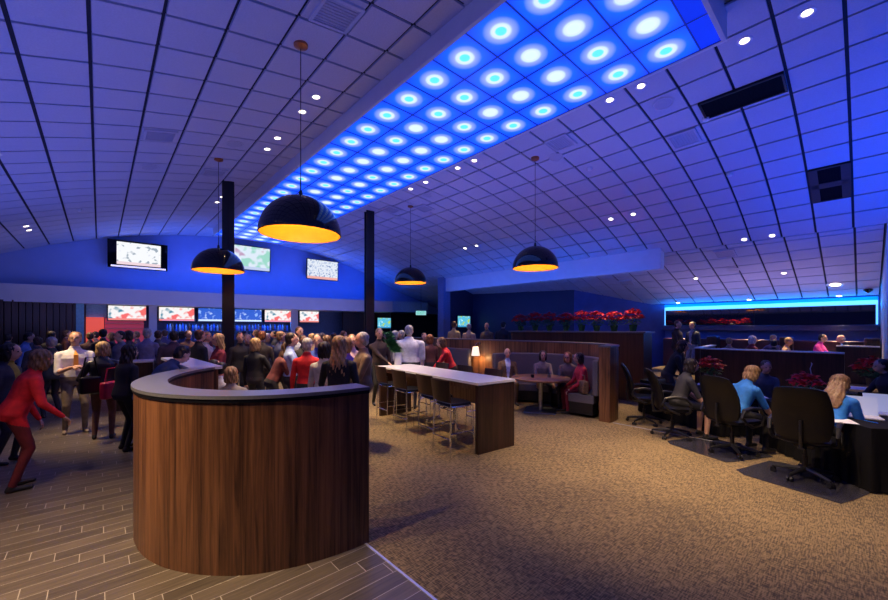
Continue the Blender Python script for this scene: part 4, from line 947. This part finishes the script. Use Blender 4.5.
def person(label, px, d, h=1.70, turn=180, lean=0, side=0, head=(0, 0), R=None, L=None, sit=None, top='grey', tc=(0.2, 0.2, 0.2), pants=(0.03, 0.03, 0.04), shoes=(0.02, 0.02, 0.02),
           skin=SKIN, hair='brown', style='short', front=None, sleeve='long', jacket=False, bulk=1.0, near=False, group=None, pos=None, face=True, tie=None, glasses=False, skirt=None, tr=0.8):
    """turn: 0 faces the viewer, 90 faces picture right, 180 faces away, -90 picture left"""
    base = at(px, d) if pos is None else Vector((pos[0], pos[1], 0))
    ray = base.normalized(); ang_away = math.atan2(ray.y, ray.x); heading = ang_away+PI+math.radians(turn)   # world direction the person faces
    rz = heading-PI/2
    s = h/1.75; hipz = 0.945*s if sit is None else sit+0.11
    lr = math.radians(lean); Rm = Matrix.Rotation(-lr, 3, 'X') @ Matrix.Rotation(math.radians(side), 3, 'Y')
    hip = Vector((0, 0, hipz))
    U = lambda x, y, z: hip+Rm @ Vector((x*s, y*s, z*s))
    prims = []; segs = []   # segs: (p0, r0, p1, r1, region)
    def cap(p0, r0, p1, r1, reg): prims.append(capsule(p0, r0, p1, r1)); segs.append((Vector(p0), r0, Vector(p1), r1, reg))
    bk_ = bulk*(1.07 if jacket else 1.0)
    rings = [(-.12, .13, .10, 0), (-.04, .175, .125, -.005), (.05, .168, .118, 0), (.14, .148, .108, .005), (.24, .158, .115, .01), (.34, .172, .122, .008), (.40, .165, .108, 0), (.45, .125, .085, -.005), (.50, .075, .062, -.008), (.55, .058, .056, -.006)]
    vs = []; n = 20
    for z, wx, wy, yo in rings:
        for j in range(n):
            a = 2*PI*j/n; c_, s_ = math.cos(a), math.sin(a)
            vs.append(U(wx*bk_*math.copysign(abs(c_)**.85, c_), (wy*bk_*math.copysign(abs(s_)**.85, s_))+yo, z))
    K = len(rings); fs = [(i*n+j, i*n+(j+1) % n, (i+1)*n+(j+1) % n, (i+1)*n+j) for i in range(K-1) for j in range(n)]+[tuple(range(n-1, -1, -1)), tuple((K-1)*n+j for j in range(n))]
    prims.append((vs, fs)); segs.append((U(0, 0, -.06), .14*s, U(0, 0, .42), .13*s, 'torso'))
    # neck and head
    hy, hp = math.radians(head[0]), math.radians(head[1])
    nb_, nt = U(0, -.005, .48), U(0, .02, .57)
    cap(nb_, .056*s, nt, .052*s, 'head')
    Hm = Rm @ Matrix.Rotation(-lr*-0.45, 3, 'X') @ Matrix.Rotation(hy, 3, 'Z') @ Matrix.Rotation(-hp, 3, 'X')
    hc = U(0, .025, .575)+Hm @ Vector((0, 0.01, .095*s))
    Hp = lambda x, y, z: hc+Hm @ Vector((x*s, y*s, z*s))
    def el(c, r, reg):
        m_ = MB(); m_.ell(Hp(*c), [q_*s for q_ in r], Hm, 16, 12); prims.append((m_.v, m_.f)); segs.append((Hp(*c), min(r)*s, Hp(c[0], c[1], c[2]+.001), min(r)*s, reg))
    el((0, -.005, .02), (.076, .096, .10), 'head'); el((0, .022, -.045), (.058, .070, .072), 'head'); el((0, .102, -.015), (.013, .018, .026), 'head')
    el((.078, 0, -.01), (.012, .020, .032), 'head'); el((-.078, 0, -.01), (.012, .020, .032), 'head'); el((0, .085, -.048), (.028, .014, .012), 'head')
    # arms
    for sx, tgt in ((1, R), (-1, L)):
        sh_ = U(sx*.178*bulk, 0, .392)
        if tgt is None: tgt = (sx*.27, .06, -.16 if sit is None else -.02)
        wr = U(*tgt); el_, wr = ik(sh_, wr, .29*s, .26*s, Rm @ Vector((sx*.55, -.5, -.75)))
        cap(U(sx*.07, 0, .425), .058*s*bk_, sh_, .058*s*bk_, 'uarm'); cap(sh_, .060*s*bk_, el_, .045*s*bk_, 'uarm'); cap(el_, .043*s*(1.1 if sleeve == 'long' else .95), wr, .028*s, 'farm')
        hd = (wr-el_).normalized(); sd = hd.cross(Vector((0, 0, 1))); sd = sd.normalized() if sd.length > .1 else Vector((1, 0, 0)); dn = hd.cross(sd).normalized()
        if dn.z > 0: dn = -dn
        pc = wr+hd*.05*s
        m_ = MB(); rot = Matrix((sd, hd, dn)).transposed(); m_.ell(pc, (.040*s, .052*s, .017*s), rot, 12, 8); prims.append((m_.v, m_.f)); segs.append((wr+hd*.02, .02*s, pc+hd*.03, .03*s, 'hand'))
        fr = .0095 if near else .011
        for k, ln in enumerate((.070, .080, .074, .058)):
            o_ = (k-1.5)*.021*s; b0 = wr+hd*.088*s+sd*o_; m0 = b0+(hd*.8+dn*.35).normalized()*ln*.5*s; e0 = m0+(hd*.35+dn*.85).normalized()*ln*.5*s
            cap(b0, fr*s, m0, fr*s, 'hand'); cap(m0, fr*s, e0, fr*.85*s, 'hand')
        ins = -1 if (sd.dot(Rm @ Vector((sx, 0, 0))) > 0) else 1
        t0 = wr+hd*.035*s+sd*ins*.03*s; t1 = t0+(hd*.7+sd*ins*.7+dn*.2).normalized()*.04*s; cap(t0, .012*s, t1, .011*s, 'hand'); cap(t1, .011*s, t1+(hd+dn*.5).normalized()*.028*s, .0095*s, 'hand')
    # legs
    for sx in (1, -1):
        hj = hip+Vector((sx*.09*s, 0, -.03*s))
        if sit is None: an = Vector((sx*.12*s, (-.03 if sx > 0 else .05)*s, .085*s)); hint = (0.05*sx, 1, 0)
        else: an = Vector((sx*.13*s, .40*s, max(.085*s, sit-.42*s))); hint = (0.1*sx, .7, 1)
        kn, an = ik(hj, an, .44*s, .43*s, hint)
        cap(hj, .088*s*bulk, kn, .058*s, 'leg'); cap(kn, .058*s, an, .038*s if sleeve != 'bare' else .036*s, 'shin')
        ft = Vector((an.x, an.y, .0)); zf = an.z-.05*s
        cap(an, .036*s, (an.x, an.y-.03*s, zf+.0*s), .034*s, 'foot'); cap((an.x, an.y-.02*s, zf), .034*s, (an.x+sx*.02*s, an.y+.15*s, zf-.006*s), .028*s, 'foot')
    mb = MB()
    for v_, f_ in prims: mb.add(v_, f_)
    me = remesh(mb, .0095 if near else (.013 if d < 7.5 else .017), 5 if near else 3)
    # keep soles on the floor
    co = np.empty(len(me.vertices)*3); me.vertices.foreach_get('co', co); co = co.reshape(-1, 3)
    zoff = co[:, 2].min() if (sit is None or sit < .5) else 0.0
    pid = PEOPLE[0]; PEOPLE[0] += 1
    mats = [fab('shirt_%d' % pid, tc, tr), fab('trousers_%d' % pid, pants, .8), mat('shoe_%d' % pid, shoes, .4), skin, fab('inner_%d' % pid, front if front else tc)]
    for m_ in mats: me.materials.append(m_)
    nP = len(me.polygons); cen = np.empty(nP*3); me.polygons.foreach_get('center', cen); cen = cen.reshape(-1, 3)
    best = np.full(nP, 1e9); reg = np.zeros(nP, int); names = []
    for p0, r0, p1, r1, rg in segs:
        a = np.array(p0); b_ = np.array(p1); ab = b_-a; t = np.clip(((cen-a) @ ab)/max(ab @ ab, 1e-9), 0, 1)
        dd = np.linalg.norm(cen-(a+t[:, None]*ab), axis=1)-(r0+(r1-r0)*t)
        if rg == 'torso': dd = dd-0.012
        if rg not in names: names.append(rg)
        k = names.index(rg); u_ = dd < best; best[u_] = dd[u_]; reg[u_] = k
    RmT = np.array(Rm.transposed()); loc = (cen-np.array(hip)) @ np.array(Rm)     # torso coordinates
    loc = loc/s
    hem = -.14 if jacket else (.03 if sit is None else -.02)
    idx = np.zeros(nP, int)
    for k, nm in enumerate(names):
        sel = reg == k
        idx[sel] = {'torso': 0, 'uarm': 0, 'farm': 0 if sleeve == 'long' else 3, 'hand': 3, 'head': 3, 'leg': 1, 'shin': 3 if sleeve == 'bare' else 1, 'foot': 2}[nm]
    if 'torso' in names:
        tsel = (reg == names.index('torso')) | (reg == names.index('leg')); idx[tsel] = np.where(loc[tsel, 2] > hem, 0, 1)
        if sit is not None: ls = reg == names.index('leg'); idx[ls] = 1
        if front:
            f_ = (idx == 0) & (loc[:, 1] > .04) & (np.abs(loc[:, 0]) < .018+.05*np.clip((loc[:, 2])/.45, 0, 1)) & (loc[:, 2] > 0.0); idx[f_] = 4
        if sleeve == 'short':
            ua = reg == names.index('uarm')
    nk = (reg == names.index('head')) & (loc[:, 2] < .462); idx[nk] = 0
    me.polygons.foreach_set('material_index', idx.astype(np.int32)); me.name = 'person'
    o = bpy.data.objects.new('person', me); COL.objects.link(o); o.location = (base.x, base.y, -zoff+(0.0)); o.rotation_euler = (0, 0, rz)
    tag(o, label, 'person', group)
    # hair
    hm = MB()
    def he(c, r): hm.ell(Hp(*c), [q_*s for q_ in r], Hm, 16, 12)
    if style == 'bald': he((0, -.035, -.005), (.080, .078, .055))
    else:
        he((0, -.024, .042), (.085, .095, .090)); he((0, -.045, -.01), (.080, .070, .085))
        if style == 'short': pass
        if style in ('bob', 'long', 'vlong'):
            he((0, -.03, .03), (.095, .102, .100)); he((.070, -.02, -.05), (.030, .055, .10)); he((-.070, -.02, -.05), (.030, .055, .10)); he((0, -.07, -.06), (.085, .05, .11))
        if style in ('long', 'vlong'):
            he((0, -.085, -.16), (.095, .045, .15)); he((.06, -.05, -.15), (.04, .045, .12)); he((-.06, -.05, -.15), (.04, .045, .12))
        if style == 'vlong': he((0, -.10, -.26), (.12, .05, .17)); he((.05, -.10, -.36), (.06, .04, .10)); he((-.05, -.10, -.33), (.06, .04, .10))
        if style == 'bun': he((0, -.12, .06), (.045, .045, .045))
    hme = remesh(hm, .010 if near else .014, 3); hco = np.empty(len(hme.vertices)*3); hme.vertices.foreach_get('co', hco); hco = hco.reshape(-1, 3)
    rg_ = np.random.RandomState(pid); hl = (hco-np.array(hc)); ph = np.arctan2(hl[:, 0], hl[:, 1]); amp = (.006 if style in ('long', 'vlong', 'bob') else .003)
    hco[:, :2] += hl[:, :2]/(np.linalg.norm(hl[:, :2], axis=1)[:, None]+1e-6)*(np.sin(ph*23+hl[:, 2]*30)*amp+np.sin(ph*11-hl[:, 2]*45)*amp)[:, None]
    hme.vertices.foreach_set('co', hco.ravel()); hme.update()
    hme.materials.append(hairmat(hair)); hme.name = 'hair'
    ho = bpy.data.objects.new('hair', hme); COL.objects.link(ho); ho.parent = o
    if face:
        for sx in (1, -1):
            m_ = MB(); m_.ell(Hp(sx*.031, .083, .008), (.013*s, .009*s, .008*s), Hm, 8, 6); m_.build('eye', EYEM, o, smooth=True)
        m_ = MB(); m_.ell(Hp(0, .096, -.055), (.024*s, .008*s, .006*s), Hm, 8, 6); m_.build('mouth', LIP, o, smooth=True)
    if glasses:
        g_ = MB()
        for sx in (1, -1): g_.tube([Hp(sx*.033+.022*math.cos(a), .101, .006+.017*math.sin(a)) for a in [2*PI*k/12 for k in range(12)]], .0028, n=5, closed=True); g_.tube([Hp(sx*.055, .10, .01), Hp(sx*.082, .0, .01)], .0025, n=5)
        g_.tube([Hp(-.011, .103, .01), Hp(.011, .103, .01)], .0025, n=5); g_.build('glasses', M_plastic, o)
    if tie:
        t_ = MB(); w0 = .122*bulk
        pts = [U(0, .075, .50), U(-.028, w0+.012, .40), U(-.032, w0+.016, .18), U(0, w0+.016, .13), U(.032, w0+.016, .18), U(.028, w0+.012, .40)]
        bk2 = [p_+Rm @ Vector((0, -.01, 0)) for p_ in pts]; t_.add(pts+bk2, [tuple(range(6)), tuple(range(11, 5, -1))]+[(i, (i+1) % 6, 6+(i+1) % 6, 6+i) for i in range(6)]); t_.build('necktie', tie, o)
    return o, Hp, U

#BEGIN_PEOPLE
CR = 'people crowding the bar area'
# --- left foreground and left crowd
wine = mat('tie_orange', (0.85, 0.35, 0.05), 0.5)
person('man in white shirt and orange tie with khaki trousers, hands together at his chest', 75, 6.75, 1.80, 5, R=(.06, .27, .20), L=(-.05, .27, .19), tc=(.75, .73, .74), pants=(.24, .18, .11), shoes=(.25, .2, .15), hair='lightbrown', head=(-12, -8), tie=wine, glasses=True, near=True, bulk=1.08, sleeve='short')
person('person in a red jacket leaning forward at the far left foreground', 13, 4.35, 1.66, 100, lean=22, R=(.25, .38, .05), L=(-.2, .30, -.05), tc=(.75, .015, .025), pants=(.16, .015, .02), hair='lightbrown', style='bob', near=True, jacket=True, head=(20, -8))
person('dark-clothed person cut off by the left edge of the picture', 3, 5.2, 1.66, 60, lean=6, tc=(.03, .03, .05), pants=(.02, .02, .03), hair='dark', style='bob', front=(.35, .25, .02), jacket=True)
person('grey-haired man in a dark green jacket just behind the red jacket', 52, 7.9, 1.68, -150, tc=(.06, .075, .065), hair='grey', jacket=True, head=(10, 0))
person('brown-haired person between the blue shirt and the grey-haired man', 38, 8.9, 1.66, -165, tc=(.09, .08, .08), hair='brown', jacket=True)
person('person in a light blue shirt at far left of the crowd', 20, 9.6, 1.77, 80, lean=12, tc=(.12, .22, .50), hair='dark')
person('tall dark-haired person in black behind the tie man', 51, 10.6, 1.78, 150, tc=(.02, .02, .03), hair='dark')
person('dark-haired person against the slat wall at far left', 8, 11.2, 1.70, 160, tc=(.03, .04, .08), hair='dark')
person('blond woman seen from behind in a black leather jacket, facing the tie man', 103, 6.35, 1.64, 172, tc=(.018, .018, .022), tr=.3, pants=(.10, .04, .035), hair='blond', style='bob', near=True, jacket=True, R=(.27, .22, .05), L=(-.26, .25, .08))
person('dark-haired woman in black holding a red bag beside the blond woman', 124, 5.75, 1.62, 120, lean=6, tc=(.012, .012, .02), pants=(.01, .01, .015), hair='dark', style='long', near=True, jacket=True, L=(-.26, .22, -.08))
person('person in a navy suit bent over the curved grey counter', 148, 5.1, 1.76, 115, lean=38, tc=(.02, .045, .14), pants=(.01, .012, .03), hair='dark', near=True, jacket=True, R=(.25, .40, .12), L=(-.25, .40, .12), head=(0, 10))
person('man in a grey jacket right of the blond woman, turned to the left', 121, 9.0, 1.80, -60, tc=(.16, .17, .24), hair='dark', jacket=True)
person('dark-haired person with back turned above the blond woman', 103, 10.4, 1.84, 170, tc=(.03, .03, .04), hair='dark')
person('brown-haired woman behind the grey jacket', 129, 10.6, 1.80, -120, tc=(.12, .07, .06), hair='brown', style='bob')
person('person in dark clothing under the red shelves', 90, 11.2, 1.74, 180, tc=(.05, .02, .03), hair='brown')
person('grey-haired person in lilac in the middle of the left crowd', 147, 9.6, 1.86, 165, tc=(.22, .20, .34), hair='grey')
person('dark-jacketed person right of the lilac top', 158, 10.4, 1.80, 150, tc=(.05, .05, .08), hair='brown', jacket=True)
person('broad dark-purple-clad person among the left crowd', 174, 8.6, 1.80, 178, tc=(.045, .03, .07), hair='dark', bulk=1.2, jacket=True)
person('red-faced person at the bar left of the suited man', 188, 11.0, 1.80, 30, tc=(.10, .04, .04), hair='brown')
person('short-haired man in a dark suit with a drink beside him on the walnut cap', 199, 8.2, 1.83, 120, tc=(.015, .016, .025), hair='brown', jacket=True, front=(.6, .6, .65))
person('person in a pale grey top left of the column', 206, 8.9, 1.78, 60, tc=(.42, .44, .50), hair='lightbrown', sleeve='short', R=(.12, .3, .15))
person('person in dark red standing right beside the left column', 219, 7.6, 1.76, -70, tc=(.22, .02, .04), hair='blond', style='long', R=(.1, .33, .12), L=(-.1, .33, .12))
person('person with black hair seated just inside the curved partition', 213, 6.7, 1.62, 110, sit=.45, tc=(.02, .02, .025), hair='dark')
person('blond person whose head shows just above the grey counter', 231, 5.6, 1.60, 175, sit=.45, tc=(.4, .36, .3), hair='blond', style='bob', near=True)
person('person in a white top beside the blond head inside the curved partition', 221, 6.2, 1.62, 150, sit=.45, tc=(.85, .83, .8), hair='dark')
# --- middle crowd
person('person in black right of the left column facing the viewer', 240, 9.0, 1.76, 10, tc=(.02, .02, .025), hair='brown')
person('pink-faced person in dark clothes second right of the left column', 248, 9.6, 1.70, -20, tc=(.04, .03, .05), hair='blond')
person('woman in black with blond bob in the middle of the crowd', 255, 7.2, 1.68, 140, tc=(.012, .012, .016), hair='blond', style='bob', R=(.2, .38, .1))
person('person in dark maroon in front of the middle crowd, bending right', 272, 6.8, 1.66, 100, lean=24, tc=(.13, .03, .035), pants=(.02, .02, .025), hair='brown', style='long', R=(.2, .45, .02), L=(-.15, .45, -.05), sleeve='short', near=True)
person('person with auburn hair behind the maroon one', 262, 8.8, 1.80, 170, tc=(.04, .03, .03), hair='red')
person('grey-haired person farther back near the blue bar screens', 267, 10.5, 1.72, 30, tc=(.10, .10, .14), hair='white')
person('grey-brown haired man in navy left of the light blue shirt', 280, 8.4, 1.80, 100, tc=(.03, .04, .13), hair='lightbrown', jacket=True)
person('man in a light blue shirt seen from the side in the middle crowd', 290, 6.9, 1.78, 95, tc=(.35, .47, .80), pants=(.02, .02, .03), hair='dark', R=(.15, .35, .12), near=True)
person('man in a white shirt under the pillar behind the light blue shirt', 299, 9.4, 1.90, 30, tc=(.65, .68, .72), hair='brown')
person('dark-faced person in black between the blue shirts', 303, 8.2, 1.72, 15, tc=(.015, .015, .02), hair='dark', skin=SKIN_D)
person('grey-haired woman in a red sweater with her back to the viewer', 307, 6.3, 1.70, 165, tc=(.58, .012, .02), pants=(.015, .015, .02), hair='grey', style='short', R=(.26, .2, .05), near=True)
person('man in a royal blue shirt facing the viewer beside the red sweater', 318, 7.0, 1.76, -12, tc=(.03, .07, .40), pants=(.02, .02, .03), hair='dark', near=True)
person('blond person behind the royal blue shirt', 312, 9.0, 1.74, 170, tc=(.3, .2, .12), hair='blond')
person('brown-haired person right of the royal blue shirt', 327, 7.9, 1.72, 175, tc=(.03, .025, .03), hair='brown', style='bob')
person('dark-haired woman in a white patterned top left of the long-haired woman', 324, 5.7, 1.66, 150, tc=(.52, .52, .50), pants=(.55, .54, .5), hair='dark', style='bob', near=True, R=(.26, .1, -.1))
person('woman with very long wavy blond hair and black vest, back to the viewer', 339, 5.2, 1.76, 165, tc=(.015, .02, .022), pants=(.5, .5, .48), hair='blond', style='vlong', near=True, sleeve='short', L=(-.22, .30, .0))
person('grey-haired man in a brown leather jacket turned left beside the long-haired woman', 363, 6.0, 1.80, -75, tc=(.20, .135, .075), tr=.4, pants=(.015, .02, .05), hair='grey', near=True, jacket=True, R=(.10, .36, .05), L=(-.12, .34, .04), head=(0, -4), bulk=1.08)
person('person in a violet blue top behind the long blond hair', 346, 6.2, 1.72, -120, tc=(.10, .06, .45), hair='lightbrown', style='bob')
person('person in pale pink between the long blond hair and leather jacket', 352, 7.4, 1.74, 0, tc=(.55, .35, .40), hair='lightbrown')
person('blurred person in dark brown just right of the second steel column', 379, 9.2, 1.86, 20, tc=(.05, .03, .03), pants=(.02, .02, .02), hair='lightbrown', R=(-.1, .35, .02))
person('grey-haired person behind the fern on the high table', 395, 9.8, 1.80, 170, tc=(.2, .2, .25), hair='grey')
person('large man in a white striped shirt, back turned, behind the high table', 409, 8.75, 1.93, 172, tc=(.60, .62, .72), pants=(.02, .02, .025), hair='grey', bulk=1.42, near=True)
person('person with reddish hair beyond the high table', 430, 10.2, 1.70, -150, tc=(.12, .04, .04), hair='red', style='bob')
person('person in a bright red top reaching left above the high table', 452, 8.9, 1.70, -85, lean=22, tc=(.60, .02, .03), pants=(.03, .02, .02), hair='brown', style='bob', R=(.15, .48, .12), L=(-.1, .5, .1), near=True)
person('person in a patterned brown jacket seated below the red top', 447, 9.75, 1.66, 165, sit=.46, tc=(.22, .17, .13), hair='brown')
# more of the crowd against the bar
rnd2 = random.Random(11)
FILL = [(30, 11.8, (.05, .05, .09), 'dark', 'far back near the slat wall, left of the tie man'), (66, 11.8, (.10, .03, .03), 'brown', 'far back just left of the red panel'), (96, 12.2, (.2, .1, .12), 'dark', 'far back in front of the red panel'),
        (112, 12.4, (.03, .03, .03), 'brown', 'far back under the leftmost bar television'), (137, 12.6, (.08, .06, .12), 'lightbrown', 'far back by the red shelves'), (165, 13.4, (.12, .10, .2), 'brown', 'far back by the first pillar'),
        (182, 13.6, (.03, .04, .1), 'dark', 'far back under the second bar television'), (205, 13.2, (.2, .05, .05), 'blond', 'far back left of the column top'), (244, 13.6, (.05, .05, .05), 'dark', 'far back right of the column'),
        (257, 13.0, (.3, .12, .1), 'brown', 'far back under the blue bar screen'), (275, 12.8, (.03, .03, .04), 'dark', 'far back under the fifth bar television'), (286, 13.2, (.12, .1, .08), 'lightbrown', 'far back by the second pillar'),
        (322, 12.0, (.3, .22, .1), 'blond', 'far back by the lit niche'), (334, 11.4, (.14, .06, .1), 'brown', 'far back right of the lit niche'), (343, 12.2, (.25, .05, .05), 'red', 'far back against the dark panelling'), (388, 12.2, (.08, .1, .16), 'dark', 'far back under the exit sign, left'),
        (402, 11.0, (.3, .3, .35), 'grey', 'far back behind the striped shirt'), (424, 11.5, (.05, .05, .06), 'brown', 'far back under the exit sign, right')]
for i, (px, d, c, hc_, l) in enumerate(FILL):
    person('%s-haired guest %s' % (hc_, l), px, d, 1.70+.12*rnd2.random(), rnd2.choice([170, -160, 20, 90, -90]), tc=c, hair=hc_, style='bob' if i % 3 == 0 else 'short', group=CR, face=False)
# --- standing behind the booth wall
def up(dz, *a, **k):
    o, H_, U_ = person(*a, **k); o.location.z += dz; return o
up(.30, 'person in a mustard sweater standing left of the small navy-wall television', 454, 13.5, 1.80, 150, tc=(.36, .30, .16), hair='brown')
up(.30, 'person in a beige top standing just right of the mustard sweater', 469, 13.4, 1.72, 170, tc=(.42, .34, .26), hair='grey')
up(.30, 'balding man facing the viewer behind the booth wall', 487, 13.6, 1.76, -25, tc=(.10, .08, .07), hair='grey', style='bald', jacket=True)
up(.30, 'man in a dark suit with his back turned left of the poinsettias', 503, 13.4, 1.80, 160, tc=(.015, .02, .04), hair='dark', jacket=True, bulk=1.15)
# --- round booth
TC = (7.32, 4.85)
person('seated man in a brown jacket and light blue shirt at the round table', 0, 9.4, 1.72, pos=(7.58, 6.0), turn=12, sit=.46, tc=(.16, .095, .05), front=(.5, .6, .85), pants=(.16, .10, .06), hair='lightbrown', style='bald', jacket=True, near=True, R=(.14, .30, .02), L=(-.14, .30, .02))
person('seated dark-haired woman in a grey patterned top at the round table', 0, 9.3, 1.62, pos=(8.14, 5.35), turn=10, sit=.46, tc=(.25, .20, .19), hair='dark', style='bob', near=True, R=(.20, .42, .02), L=(-.2, .42, .02), lean=8)
person('seated woman with glasses and auburn hair leaning on the round table', 0, 8.8, 1.66, pos=(8.16, 4.62), turn=-15, sit=.46, tc=(.16, .12, .11), hair='red', style='bob', near=True, R=(.16, .40, .02), L=(-.18, .40, .02), lean=14, glasses=True)
person('seated dark-haired woman in a red jacket at the right of the round table', 0, 8.3, 1.66, pos=(7.86, 4.12), turn=-70, sit=.46, tc=(.55, .03, .05), pants=(.22, .02, .04), hair='dark', style='bob', near=True, R=(.16, .36, .02), L=(-.18, .36, .02), lean=8, jacket=True)
# --- office chair area
person('woman with long light brown hair in a blue T-shirt bent over a laptop at right', 0, 4.8, 1.68, pos=(6.78, .30), turn=163, sit=.50, lean=34, tc=(.03, .24, .78), pants=(.015, .015, .02), hair='lightbrown', style='vlong', near=True, sleeve='short', R=(.22, .46, .12), L=(-.16, .48, .12), head=(0, 22))
person('person in a blue T-shirt leaning over the table from the second office chair', 0, 5.9, 1.66, pos=(7.00, 1.27), turn=138, sit=.50, lean=26, tc=(.02, .17, .60), pants=(.012, .012, .016), hair='lightbrown', near=True, sleeve='short', R=(.20, .50, .10), L=(-.16, .46, .10), head=(0, 12), style='bob')
person('person in a grey hooded top behind the second office chair', 762, 6.9, 1.60, 20, sit=.48, lean=14, tc=(.11, .11, .14), hair='brown', near=True, R=(.1, .4, .05), L=(-.1, .4, .05))
person('dark-haired person in a charcoal T-shirt with bare arm and leg on an office chair', 0, 7.0, 1.68, pos=(7.31, 2.12), turn=112, sit=.50, lean=18, tc=(.035, .035, .045), pants=(.01, .01, .015), hair='dark', near=True, sleeve='bare', R=(.22, .42, .0), L=(-.2, .45, .1), style='bob')
person('dark-haired person in black leaning over the left end of the black-clothed table', 668, 8.0, 1.66, 95, lean=24, tc=(.012, .012, .018), hair='dark', style='bob', R=(.2, .4, .0), L=(-.2, .4, .0), near=True)
person('dark figure at the right edge reaching a bare hand over the table', 893, 6.4, 1.66, -60, sit=.48, lean=12, tc=(.015, .015, .03), hair='dark', R=(.15, .45, .1))
# --- far right booths on the raised floor
up(.34, 'blond diner whose head shows above the pale partition cap, leftmost', 729, 10.9, 1.52, 160, sit=.46, tc=(.3, .2, .15), hair='blond')
up(.34, 'white-haired diner in dark red above the pale partition cap', 752, 10.9, 1.60, 120, sit=.46, tc=(.20, .015, .03), hair='white', style='bob')
up(.34, 'blond diner with dark collar in the middle of the pale partition', 773, 11.6, 1.62, 30, sit=.46, tc=(.10, .08, .2), hair='blond')
up(.34, 'dark-haired diner low behind the partition in front of the blond ones', 774, 10.3, 1.46, 180, sit=.46, tc=(.02, .02, .03), hair='dark')
up(.34, 'blond diner in tan leaning right behind the partition', 784, 10.9, 1.54, 90, sit=.46, lean=8, tc=(.50, .30, .16), hair='blond')
up(.34, 'man in a bright pink shirt seated facing right by the lit wall', 816, 11.7, 1.70, 70, sit=.46, lean=12, tc=(.75, .06, .38), hair='dark', skin=SKIN, R=(.12, .42, .05), L=(-.12, .42, .05))
up(.34, 'balding man in a dark jacket and light blue shirt across from the pink shirt', 849, 11.3, 1.68, -70, sit=.46, lean=14, tc=(.02, .03, .06), front=(.3, .6, .9), hair='white', style='bald', jacket=True, R=(.1, .4, .03))
up(.34, 'man in a dark coat standing left of the right booths', 677, 12.0, 1.76, 60, tc=(.05, .03, .02), hair='brown', jacket=True, R=(.1, .35, .1))
up(.34, 'standing waiter in dark shirt and pale apron beside the dark coat', 693, 12.5, 1.74, -40, tc=(.03, .04, .06), pants=(.25, .28, .38), hair='dark', front=(.3, .33, .45))

# --- things people hold or wear
hb = empty('shoulder_bag', at(112, 6.15, .72), .9); tag(hb, 'red handbag hanging at the dark-haired woman\'s side', 'bag')
MB().box(-.19, .19, -.055, .055, 0, .27).build('bag_body', mat('red_leather', (.42, .01, .05), .4), hb, bevel=.03, smooth=True)
MB().tube([(-.14, 0, .26), (-.09, 0, .48), (.09, 0, .48), (.14, 0, .26)], .010).build('strap', mat('red_leather', (.42, .01, .05), .4), hb, smooth=True)
hb = empty('shoulder_bag', at(90, 6.1, .80), .3); tag(hb, 'black shoulder bag on the blond woman\'s left side', 'bag')
MB().box(-.13, .13, -.06, .06, 0, .27).build('bag_body', M_leather, hb, bevel=.03, smooth=True)
MB().tube([(-.11, 0, .26), (-.05, 0, .58), (.05, 0, .58), (.11, 0, .26)], .012).build('strap', M_leather, hb, smooth=True)
hb = empty('handbag', (7.58, 3.98, .47), .8); tag(hb, 'brown patterned handbag on the bench beside the red jacket', 'bag')
MB().box(-.17, .17, -.07, .07, 0, .27).build('bag_body', mat('brown_pattern', (.16, .09, .05), .5, noise=.6, scale=35), hb, bevel=.035, smooth=True)
MB().tube([(-.11, 0, .25), (-.08, 0, .38), (.08, 0, .38), (.11, 0, .25)], .009).build('handle', mat('tan_strap', (.3, .18, .1), .5), hb, smooth=True)
cu_ = empty('drink_cup', (1.93, 10.75, 1.36)); tag(cu_, 'tall pale drink cup with yellow lid stripe on the walnut cap', 'cup')
MB().lathe([(0.001, 0), (.035, 0), (.045, .14), (.001, .14)], n=14).build('cup_body', M_white_plastic, cu_, smooth=True); MB().lathe([(.046, .13), (.048, .15), (.001, .155)], n=14).build('lid', mat('yellow_lid', (.7, .5, .15), .4), cu_, smooth=True)
#END_PEOPLE
